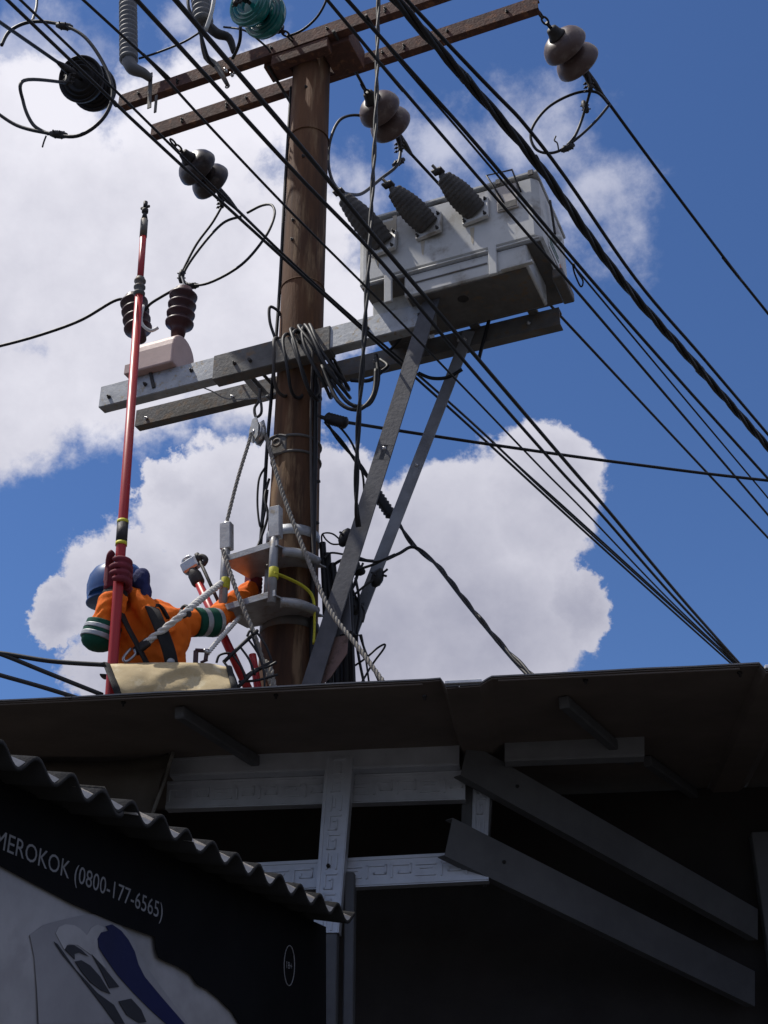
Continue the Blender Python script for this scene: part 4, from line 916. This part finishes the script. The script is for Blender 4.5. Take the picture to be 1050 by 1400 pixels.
tag(ys.build('ratchet_strap', M_yel), 'yellow strap from the alloy step frame around the pole', 'strap')
pu = thing('pulley_block', PT(352, 610, -.22), 'bright pulley block hooked under the platform beam beside the pole', 'pulley')
m = MB(); m.tube([PT(356, 532, -.2), PT(354, 548, -.21), PT(348, 558, -.22), PT(350, 570, -.22), PT(357, 565, -.22), PT(357, 552, -.22), PT(354, 545, -.21)], .008, 8, k=4); m.build('hook', M_fit, pu)
cpl = PT(352, 592, -.22); sdv = (E_ * .75 + N_ * -.66).normalized(); sid = (E_ * .66 + N_ * .75)
m = MB(); m.lathe([(.052, -.016), (.056, -.014), (.044, -.003), (.044, .003), (.056, .014), (.052, .016)], cpl, N_ * .9 + E_ * .45, 22); m.build('sheave', M_hard, pu)
for sgn in (-1, 1):
    o_ = (N_ * .9 + E_ * .45).normalized() * (.021 * sgn); ev = (E_ * .9 - N_ * .45).normalized()
    m = MB(); m.prism([cpl + o_ + ev * x + Z_ * y for x, y in ((-.018, .085), (.018, .085), (.042, .02), (.04, -.045), (0, -.075), (-.04, -.045), (-.042, .02))], o_.normalized() * .005); m.build('cheek_plate', M_galv, pu)
m = MB(); m.lathe([(.012, -.03), (.012, .03)], cpl, N_ * .9 + E_ * .45, 10); m.build('axle', M_hard, pu)
def rope(name, pts, r, label, m, k=8):
    o = MB(); twist(o, pts, r * .48, 3, r * 7, r * .56, 6, k); return tag(o.build(name, m), label, 'rope')
rope('hauling_rope', [PT(343, 592, -.25), PT(340, 606, -.26), PT(325, 655, -.3), PT(309, 718, -.33)], .010, 'grey rope falling from the pulley to the step frame socket', M_rope)
rope('hauling_rope', [PT(360, 588, -.21), PT(366, 604, -.22), PT(385, 670, -.24), PT(415, 750, -.26), PT(450, 832, -.3), PT(490, 885, -.33), PT(526, 935, -.36)], .012, 'long grey rope slanting from the pulley across the pole and brace', M_rope)
rope('tail_rope', [PT(305, 752, -.36), PT(310, 768, -.37), PT(326, 815, -.38), PT(347, 865, -.38), PT(358, 900, -.36), PT(374, 945, -.34)], .012, 'grey rope draped from the step frame down across the trays', M_rope)
rope('tail_rope', [PT(364, 905, -.3), PT(370, 915, -.32), PT(376, 945, -.34)], .014, 'short frayed rope end at the pole foot', M_rope)

# ================================================================== WORKER AND TOOLS
SY = 5.32                                     # plane of the red stick
def ST(f): return PY(150, 965, SY).lerp(PY(197.5, 300, SY), f)
def SF(y): return (PY(150, y, SY).z - PY(150, 965, SY).z) / (PY(150, 300, SY).z - PY(150, 965, SY).z)
stick = thing('hot_stick', ST(-.5), 'long red telescopic hot stick with metal tip held upright by the worker', 'stick')
m = MB(); m.tube([ST(-.5), ST(0), ST(.3), ST(SF(400))], [.024, .024, .0235, .0215], 14); m.build('lower_tube', M_red, stick)
m = MB(); m.tube([ST(SF(404)), ST(SF(312))], .0175, 14); m.build('upper_tube', M_red, stick)
m = MB(); sd_ = (ST(1) - ST(0)).normalized(); ribbed(m, ST(SF(405)), ST(SF(380)), .023, .031, 3, 14); m.build('joint_collar', M_galvdark, stick)
m = MB(); m.tube([ST(SF(324)), ST(SF(301))], .020, 12); m.build('ferrule', M_galvdark, stick)
m = MB(); m.tube([ST(1.0), ST(1.015), ST(1.03)], [.018, .010, .008], 10); m.lathe([(.012, -.004), (.018, 0), (.018, .02), (.012, .026)], ST(1.018), sd_, 10); c = ST(1.031)
m.bar(c - E_ * .028, c + E_ * .028, .012, .014); m.tube([c, ST(1.045)], .012, 8); m.build('tip', M_fit, stick)
m = MB(); m.tube([ST(SF(745)), ST(SF(714))], .0268, 14); m.build('grip_sleeve', M_fit, stick)
for f0 in (SF(746), SF(716)): m = MB(); m.tube([ST(f0), ST(f0 + .006)], .0275, 14); m.build('grip_tape', M_yel, stick)

HAND = ST(SF(788)); ELB = PY(138, 866, 5.40); SHR = PY(178, 850, 5.58); NECK = PY(186, 836, 5.56); HEAD = PY(163, 812, 5.55)
SHL = PY(231, 850, 5.56); ELL = PY(290, 851, 5.74); HANDL = PY(350, 800, 5.99); CH = PY(203, 868, 5.60); WA = PY(206, 925, 5.62)
PEL = Vector((WA.x + .02, 5.62, 3.72)); FZ = 2.90
per = thing('person', Vector((PEL.x, PEL.y, FZ)), 'worker in orange coverall and blue helmet gripping the upright red stick', 'person')
def remesh(o, vs, smooth=4, disp=None, dscale=.12, dstr=.012):
    r = o.modifiers.new('r', 'REMESH'); r.mode = 'VOXEL'; r.voxel_size = vs; r.use_smooth_shade = True
    s_ = o.modifiers.new('s', 'SMOOTH'); s_.factor = .5; s_.iterations = smooth
    if disp:
        t = bpy.data.textures.new('folds', 'CLOUDS'); t.noise_scale = dscale; t.noise_depth = 3
        d = o.modifiers.new('d', 'DISPLACE'); d.texture = t; d.strength = dstr; d.mid_level = .5; d.texture_coords = 'LOCAL'
        t2 = bpy.data.textures.new('creases', 'WOOD'); t2.wood_type = 'BANDNOISE'; t2.noise_scale = dscale * .9; t2.turbulence = 14
        d = o.modifiers.new('d2', 'DISPLACE'); d.texture = t2; d.strength = dstr * .22; d.mid_level = .5; d.texture_coords = 'LOCAL'
        s2 = o.modifiers.new('s2', 'SMOOTH'); s2.factor = .5; s2.iterations = 1
HIPL, HIPR = PEL + Vector((.09, 0, -.04)), PEL + Vector((-.09, 0, -.04))
KNL, KNR = Vector((HIPL.x + .03, 5.56, 3.34)), Vector((HIPR.x - .04, 5.54, 3.34))
FTL, FTR = Vector((HIPL.x + .03, 5.64, FZ + .09)), Vector((HIPR.x - .04, 5.62, FZ + .09))
# body
bd = MB()
bd.ball(HEAD, .098, (.80, .98, 1.18), 18, 12); bd.ball(HEAD + Vector((.01, -.06, -.06)), .05, (1, .8, .9)); bd.ball(HEAD + Vector((.005, -.1, -.01)), .018, (.8, 1.2, 1.3))
for sx in (-1, 1): bd.ball(HEAD + Vector((.078 * sx, .01, -.005)), .024, (.4, .9, 1.3))
bd.tube([HEAD - Z_ * .05, NECK - Z_ * .03], .052, 12)
bd.ball(CH, .14, (1.05, .7, 1.2)); bd.tube([NECK - Z_ * .02, CH, WA, PEL], [.06, .12, .11, .11], 12)
bd.tube([SHR.lerp(CH, .3), SHR, ELB, ELB.lerp(HAND + Vector((-.01, .06, -.02)), .9)], [.05, .045, .036, .028], 10); bd.tube([SHL.lerp(CH, .3), SHL, ELL, HANDL], [.05, .045, .036, .028], 10)
bd.tube([PEL, HIPL, KNL, FTL], [.09, .075, .05, .038], 10); bd.tube([PEL, HIPR, KNR, FTR], [.09, .075, .05, .038], 10)
bo = bd.build('body', M_skin, per); remesh(bo, .011, 5)
for sx in (-1, 1):
    MB().ball(HEAD + Vector((.03 * sx + .003, -.083, .012)), .011).build('eye', M_label, bo)
MB().tube([HEAD + Vector((-.022, -.098, -.062)), HEAD + Vector((.005, -.106, -.064)), HEAD + Vector((.03, -.098, -.062))], .006, 6, k=3).build('mouth', M_pinkp, bo)
# coverall
cv = MB()
cv.ball(CH, .165, (1.18, .82, 1.05), 20, 14)
cv.tube([CH + Z_ * .05, CH - Z_ * .05, WA, PEL + Z_ * .02], [.15, .168, .165, .16], 16, flat=.82)
cv.tube([CH + Z_ * .03, SHR, SHR.lerp(ELB, .5), ELB], [.09, .078, .07, .064], 14); HB = HAND + Vector((-.015, .07, -.03)); cv.tube([ELB, ELB.lerp(HB, .5), ELB.lerp(HB, .86)], [.066, .068, .060], 14); cv.ball(ELB, .066)
cv.tube([CH + Z_ * .03, SHL, SHL.lerp(ELL, .5), ELL], [.09, .075, .068, .06], 14); cv.tube([ELL, ELL.lerp(HANDL, .5), ELL.lerp(HANDL, .9)], [.062, .058, .048], 14); cv.ball(ELL, .062)
cv.tube([PY(176, 808, 5.47), PY(190, 818, 5.46), PY(206, 842, 5.46), PY(226, 872, 5.50)], [.034, .046, .055, .06], 12, k=4)
cv.tube([NECK + Z_ * .01, NECK - Z_ * .06], [.075, .095], 14)
cv.tube([PEL, HIPL, KNL, FTL - Z_ * .02], [.12, .10, .075, .07], 12); cv.tube([PEL, HIPR, KNR, FTR - Z_ * .02], [.12, .10, .075, .07], 12); cv.ball(PEL, .15, (1.1, .85, .9))
co = cv.build('coverall', M_orange, per); remesh(co, .0085, 3, True, .11, .030)
for ft in (FTL, FTR):
    m = MB(); m.tube([ft + Z_ * .05, ft - Z_ * .03, ft + Vector((0, -.06, -.05)), ft + Vector((0, -.16, -.06))], [.055, .055, .05, .032], 12, k=3); b_o = m.build('boot', M_shoe, per); remesh(b_o, .01, 3)
def bands(p, q, r, seq, par):
    d = (q - p); Ln = d.length
    for a, b_, mm, nm in seq:
        m = MB(); k = 5; m.tube([p + d * (a + (b_ - a) * i / k) for i in range(k + 1)], [r * (1 + .025 * math.sin(9 * (a + (b_ - a) * i / k) + 1)) + (.0015 if mm is M_silver else 0) for i in range(k + 1)], 20); m.build(nm, mm, par)
bands(ELB + (ELB - HAND).normalized() * .035, HAND + Vector((-.015, .07, -.03)), .083, [(.0, .085, M_silver, 'reflective_tape'), (.085, .15, M_green, 'green_band'), (.15, .225, M_silver, 'reflective_tape'), (.225, .315, M_green, 'green_band')], co)
m = MB(); m.ball(ELB + (ELB - HAND).normalized() * .024, .082, (1, 1, .72)); m.build('green_band', M_green, co)
dl = (ELL - SHL)
bands(SHL + dl * .55, SHL + dl * 1.10, .0695, [(.0, .28, M_green, 'green_band'), (.28, .5, M_silver, 'reflective_tape'), (.5, .85, M_green, 'green_band'), (.85, 1.02, M_silver, 'reflective_tape')], co)
# gloves with fingers closed round what they hold
def glove(hc, axis, wrist, back, r_hold, flipt=1, g=1.0):
    """hc: point on the held tube; axis: its direction; back: unit vector from tube to the back of the hand"""
    m = MB(); base = hc.copy(); axis = axis.normalized(); back = (back - axis * back.dot(axis)).normalized(); side = axis.cross(back)
    pc = hc + back * (r_hold + .022)
    m.box(pc, axis * .046, side * .042, back * .020, .012)
    m.tube([wrist, wrist.lerp(pc, .5), pc - axis * .02], [.036, .034, .03], 12)
    for i, o in enumerate((-.034, -.012, .011, .033)):
        rr = r_hold + .011; ln = (3.5, 3.9, 4.0, 3.6)[i]; pts = []
        for j in range(8):
            a = .35 + ln * j / 7; pts.append(hc + axis * o + back * (math.cos(a) * rr + (.012 if j == 0 else 0)) + side * (math.sin(a) * rr * flipt))
        m.tube([pc + axis * o * 1.05 + side * (.018 * flipt)] + pts, [.0125, .0125, .012, .0115, .011, .0105, .010, .0095, .008], 8, k=2)
    t0 = pc + axis * .03 - side * (.03 * flipt)
    m.tube([pc - axis * .015 - side * (.03 * flipt), t0, hc + axis * .055 - side * ((r_hold + .012) * flipt), hc + axis * .066 - back * (r_hold * .4) - side * ((r_hold + .004) * flipt)], [.016, .0145, .013, .010], 8, k=3)
    if g != 1: m.v = [hc + (v - hc) * g for v in m.v]
    return m
w_ = ELB.lerp(HAND + Vector((-.01, .06, -.02)), .84)
gm = glove(HAND + sd_ * .02, sd_, w_, Vector((-.22, .97, 0)), .0175, flipt=-1, g=1.5); go = gm.build('glove', M_glove, per); remesh(go, .0042, 2)
m = MB(); dcu = (HAND - ELB).normalized(); HB = HAND + Vector((-.015, .07, -.03)); m.tube([ELB.lerp(HB, .74), ELB.lerp(HB, .84), ELB.lerp(HB, .96)], [.060, .060, .052], 16); m.build('glove_cuff', M_gcuff, go)
gm = glove(HANDL, Z_, ELL.lerp(HANDL, .85), Vector((-.4, -.9, 0)), .013); go2 = gm.build('glove', M_glove, per); remesh(go2, .0045, 3)
# helmet, navy neck cloth
hx = (Vector((-.10, -.12, 1))).normalized(); hcn = PY(160, 804, 5.55)
m = MB(); m.lathe([(.138, -.075), (.145, -.072), (.145, -.066), (.139, -.06), (.141, -.02), (.139, .02), (.127, .062), (.104, .094), (.07, .113), (.03, .122), (.001, .124)], hcn, hx, 30); ho = m.build('helmet', M_helmet, per)
m = MB(); a, b_, _ = frame(hx); m.tube([hcn + hx * .07 + b_ * -.118, hcn + hx * .103 + b_ * -.07, hcn + hx * .12, hcn + hx * .103 + b_ * .07, hcn + hx * .07 + b_ * .118], .012, 8, k=4); m.build('helmet_ridge', M_helmet, ho)
m = MB(); m.prism([hcn + hx * -.07 + Vector((math.cos(t) * .14, math.sin(t) * (.14 if abs(math.cos(t)) > .8 else .175), 0)) for t in [math.pi * (1.15 + .7 * i / 10) for i in range(11)]], hx * .005); m.build('visor', M_helmet, ho)
m = MB(); m.ball(PY(193, 794, 5.46), .062, (.72, .7, 1.05)); m.ball(PY(198, 812, 5.46), .05, (.6, .7, 1.25)); m.ball(PY(185, 786, 5.52), .05, (.9, .8, .7)); no = m.build('neck_cloth', M_flap, per); remesh(no, .007, 3, True, .05, .012)
# harness
hn = MB(); hn.tube([PY(206, 826, 5.46), PY(211, 838, 5.385), PY(221, 862, 5.375), PY(231, 890, 5.39), PY(238, 925, 5.43)], .034, 10, k=5, flat=.2); h0 = hn.build('harness_strap', M_strap, per)
hn = MB(); hn.tube([PY(166, 838, 5.40), PY(174, 856, 5.385), PY(188, 882, 5.38), PY(205, 915, 5.41)], .030, 10, k=5, flat=.22); hn.build('harness_strap', M_strap, per)
hn = MB(); hn.tube([PY(208, 836, 5.42), PY(214, 828, 5.44), PY(222, 832, 5.45), PY(230, 846, 5.46)], .016, 8, k=4, flat=.6); hn.build('harness_strap', M_strap, per)
hn = MB(); hn.tube([PY(140, 925, 5.44), PY(200, 928, 5.40), PY(262, 925, 5.46)], .03, 10, k=5, flat=.25); hn.build('waist_belt', M_strap, per)
bk = MB(); c = PY(194, 884, 5.385); bk.box(c, (E_ + Z_ * .6).normalized() * .04, N_ * .012, (Z_ - E_ * .6).normalized() * .022, .006); bk.build('buckle', M_fit, per)
bk = MB(); bk.tube([c + Vector((-.045, -.005, -.01)), c + Vector((-.075, -.005, -.055)), c + Vector((-.06, -.005, -.075)), c + Vector((-.025, -.005, -.04)), c + Vector((-.03, -.005, -.015))], .007, 8, k=4); bk.build('snap_hook', M_hard, per)
bk = MB(); bk.ball(PY(232, 905, 5.40), .024, (1, .6, .8)); bk.build('metal_ring', M_galv, per)
# lanyards
rope('lanyard', [PY(199, 879, 5.38), PY(222, 862, 5.365), PY(258, 833, 5.36), PY(285, 811, 5.60), PY(305, 796, 5.78)], .0175, 'thick white lanyard rope from the worker to the step frame', M_ropew)
m = MB(); c = PY(252, 836, 5.36); m.tube([c + E_ * (.028 * math.cos(t)) * .7 + Z_ * (.028 * math.sin(t)) for t in [2 * math.pi * i / 12 for i in range(12)]], .008, 6, closed=True); m.tube([c - E_ * .02, c + E_ * .03 - Z_ * .02], .014, 8)
tag(m.build('rope_grab', M_fit), 'small dark rope grab on the thick white lanyard', 'rope grab')
rope('lanyard', [PY(284, 893, 5.36), PY(300, 874, 5.50), PY(316, 857, 5.68), PY(328, 843, 5.80)], .012, 'short white rope from the dark red hook to under the step tray', M_ropew)
hk = thing('rope_hook', PY(275, 905, 5.35), 'dark red metal hook standing behind the canvas sheet', 'hook')
m = MB(); m.bar(PY(267, 912, 5.35), PY(268, 889, 5.35), .022, .012, up=N_); m.bar(PY(267, 889, 5.35), PY(286, 890, 5.35), .022, .012, up=Z_); m.bar(PY(283, 889, 5.35), PY(281, 903, 5.35), .018, .012, up=N_); m.bar(PY(274, 906, 5.352), PY(284, 902, 5.352), .012, .010); m.build('frame', M_pores, hk)
m = MB(); bolt(m, PY(284, 892, 5.345), -N_, .01, .02); m.build('pin', M_hard, hk)
# second tool stick with a clamp head
T0, T1 = PY(269, 792, 5.88), PY(350, 965, 5.88)
s2 = thing('clamp_stick', T1, 'short red stick with bright clamp head leaning behind the worker arm', 'stick')
MB().tube([T0, T1], .0215, 14).build('tube', M_red, s2)
m = MB(); d2 = (T0 - T1).normalized(); m.lathe([(.030, -.03), (.034, -.02), (.034, .03), (.026, .05), (.016, .07)], T0, d2, 12); m.build('collar', M_fit, s2)
c = T0 + d2 * .085; a2 = d2.cross(N_).normalized()
m = MB(); m.box(c, d2 * .03, a2 * .045, N_ * .022, .008); m.build('jaw_body', M_hard, s2)
m = MB(); m.tube([c - a2 * .04 + d2 * .02, c - a2 * .075 + d2 * .01, c - a2 * .085 - d2 * .02, c - a2 * .06 - d2 * .035], .014, 8, k=4); m.build('jaw_hook', M_fit, s2)
m = MB(); m.tube([c - a2 * .02 + d2 * .03, c - a2 * .015 + d2 * .05, c + a2 * .02 + d2 * .05, c + a2 * .03 + d2 * .03], .008, 8, k=3); m.build('jaw_loop', M_hard, s2)
sgn = 1 if (c + a2).x > c.x else -1
m = MB(); m.tube([c + a2 * .055 * sgn + d2 * .03, T0 + a2 * .05 * sgn - d2 * .28], .009, 8); m.lathe([(.014, -.03), (.016, 0), (.012, .02)], c + a2 * .055 * sgn + d2 * .02, d2, 10); m.build('control_rod', M_fit, s2)
s3 = wire('stick_handle', [PY(345, 895, 5.72), PY(353, 945, 5.72), PY(356, 985, 5.72)], .018, 'stub of another red stick beside the pole foot', 'stick', M_red, k=3, seg=12)
# black wire rack at the pole foot
rk = thing('cable_rack', PY(345, 940, 5.55), 'small black wire rack of thin bent rods at the pole foot', 'rack')
MB().tube([PY(306, 905, 5.5), PY(330, 882, 5.55), PY(352, 862, 5.6)], .009, 8).build('rail', M_cable, rk)
MB().tube([PY(325, 940, 5.5), PY(345, 920, 5.55), PY(372, 905, 5.6)], .009, 8).build('rail', M_cable, rk)
for i in range(5):
    f0 = i / 4; a = PY(306 + 44 * f0, 905 - 42 * f0, 5.5 + .1 * f0); b_ = PY(325 + 47 * f0, 940 - 34 * f0, 5.5 + .1 * f0); MB().tube([a, a.lerp(b_, .5) + Vector((.01, -.01, 0)), b_], .006, 6, k=3).build('rung', M_cable, rk)
for pts in [[(296, 906), (300, 896), (312, 893), (322, 897)], [(338, 870), (342, 862), (346, 868)], [(335, 925), (350, 915), (365, 912), (378, 905)], [(326, 932), (352, 930), (380, 922)], [(345, 870), (352, 890), (360, 915), (362, 940)]]:
    MB().tube([PY(x, y, 5.56) for x, y in pts], .006, 6, k=5).build('bent_rod', M_cable, rk)
# canvas sheet slung in front of the worker
cs = thing('canvas_sheet', PY(230, 945, 5.2), 'tan canvas sheet slung above the roof edge with dark hem', 'canvas')
m = MB(); NU, NV = 34, 16; vv = []
for j in range(NV + 1):
    v = j / NV
    for i in range(NU + 1):
        u = i / NU; xt = 147 + u * 165; yt = 908 - 2.5 * math.sin(u * 3.1) + (4 * max(0, u - .85) / .15); xb = 178 + u * 152; yb = 985
        x = xt + (xb - xt) * v; y = yt + (yb - yt) * v
        bulge = math.sin(min(1, v * 1.6 + .12) * math.pi * .5)
        wr = .05 * noise.noise((u * 3.2, v * 3 + u * 2, .7)) + .022 * noise.noise((u * 8 + v * 5, v * 5, 2.2)) + .02 * math.sin(u * 10 - v * 5) * math.exp(-((u - .55) / .25) ** 2)
        vv.append(PY(x, y, 5.30 - .11 * bulge - wr))
m.add(vv, [(j * (NU + 1) + i, (j + 1) * (NU + 1) + i, (j + 1) * (NU + 1) + i + 1, j * (NU + 1) + i + 1) for j in range(NV) for i in range(NU)], True)
o = m.build('cloth', M_canvas, cs); s_ = o.modifiers.new('t', 'SOLIDIFY'); s_.thickness = .004
MB().tube([vv[j * (NU + 1)] + Vector((-.004, -.006, 0)) for j in range(NV + 1)], .021, 8, flat=.35).build('hem', M_strap, cs)
MB().tube([vv[j * (NU + 1) + NU] + Vector((.004, -.004, 0)) for j in range(NV + 1)], .014, 8, flat=.5).build('hem', M_strap, cs)
# foot platform clamped to the pole, below the roof line
fp = thing('foot_platform', L(-.5, -.1, 2.8), 'grey steel foot platform clamped low on the pole under the worker', 'platform')
MB().box(Vector((-1.05, 5.6, FZ - .03)), Vector((.36, 0, 0)), Vector((0, .16, 0)), Z_ * .02, .004).build('tread', M_galvdark, fp)
MB().bar(Vector((-1.35, 5.62, FZ - .075)), Vector((-.50, 5.9, FZ - .075)), .05, .05).build('arm', M_galvdark, fp)
MB().lathe([(.17, 0), (.17, .06)], L(0, 0, FZ - .1), Z_, 26).build('clamp', M_galvdark, fp)
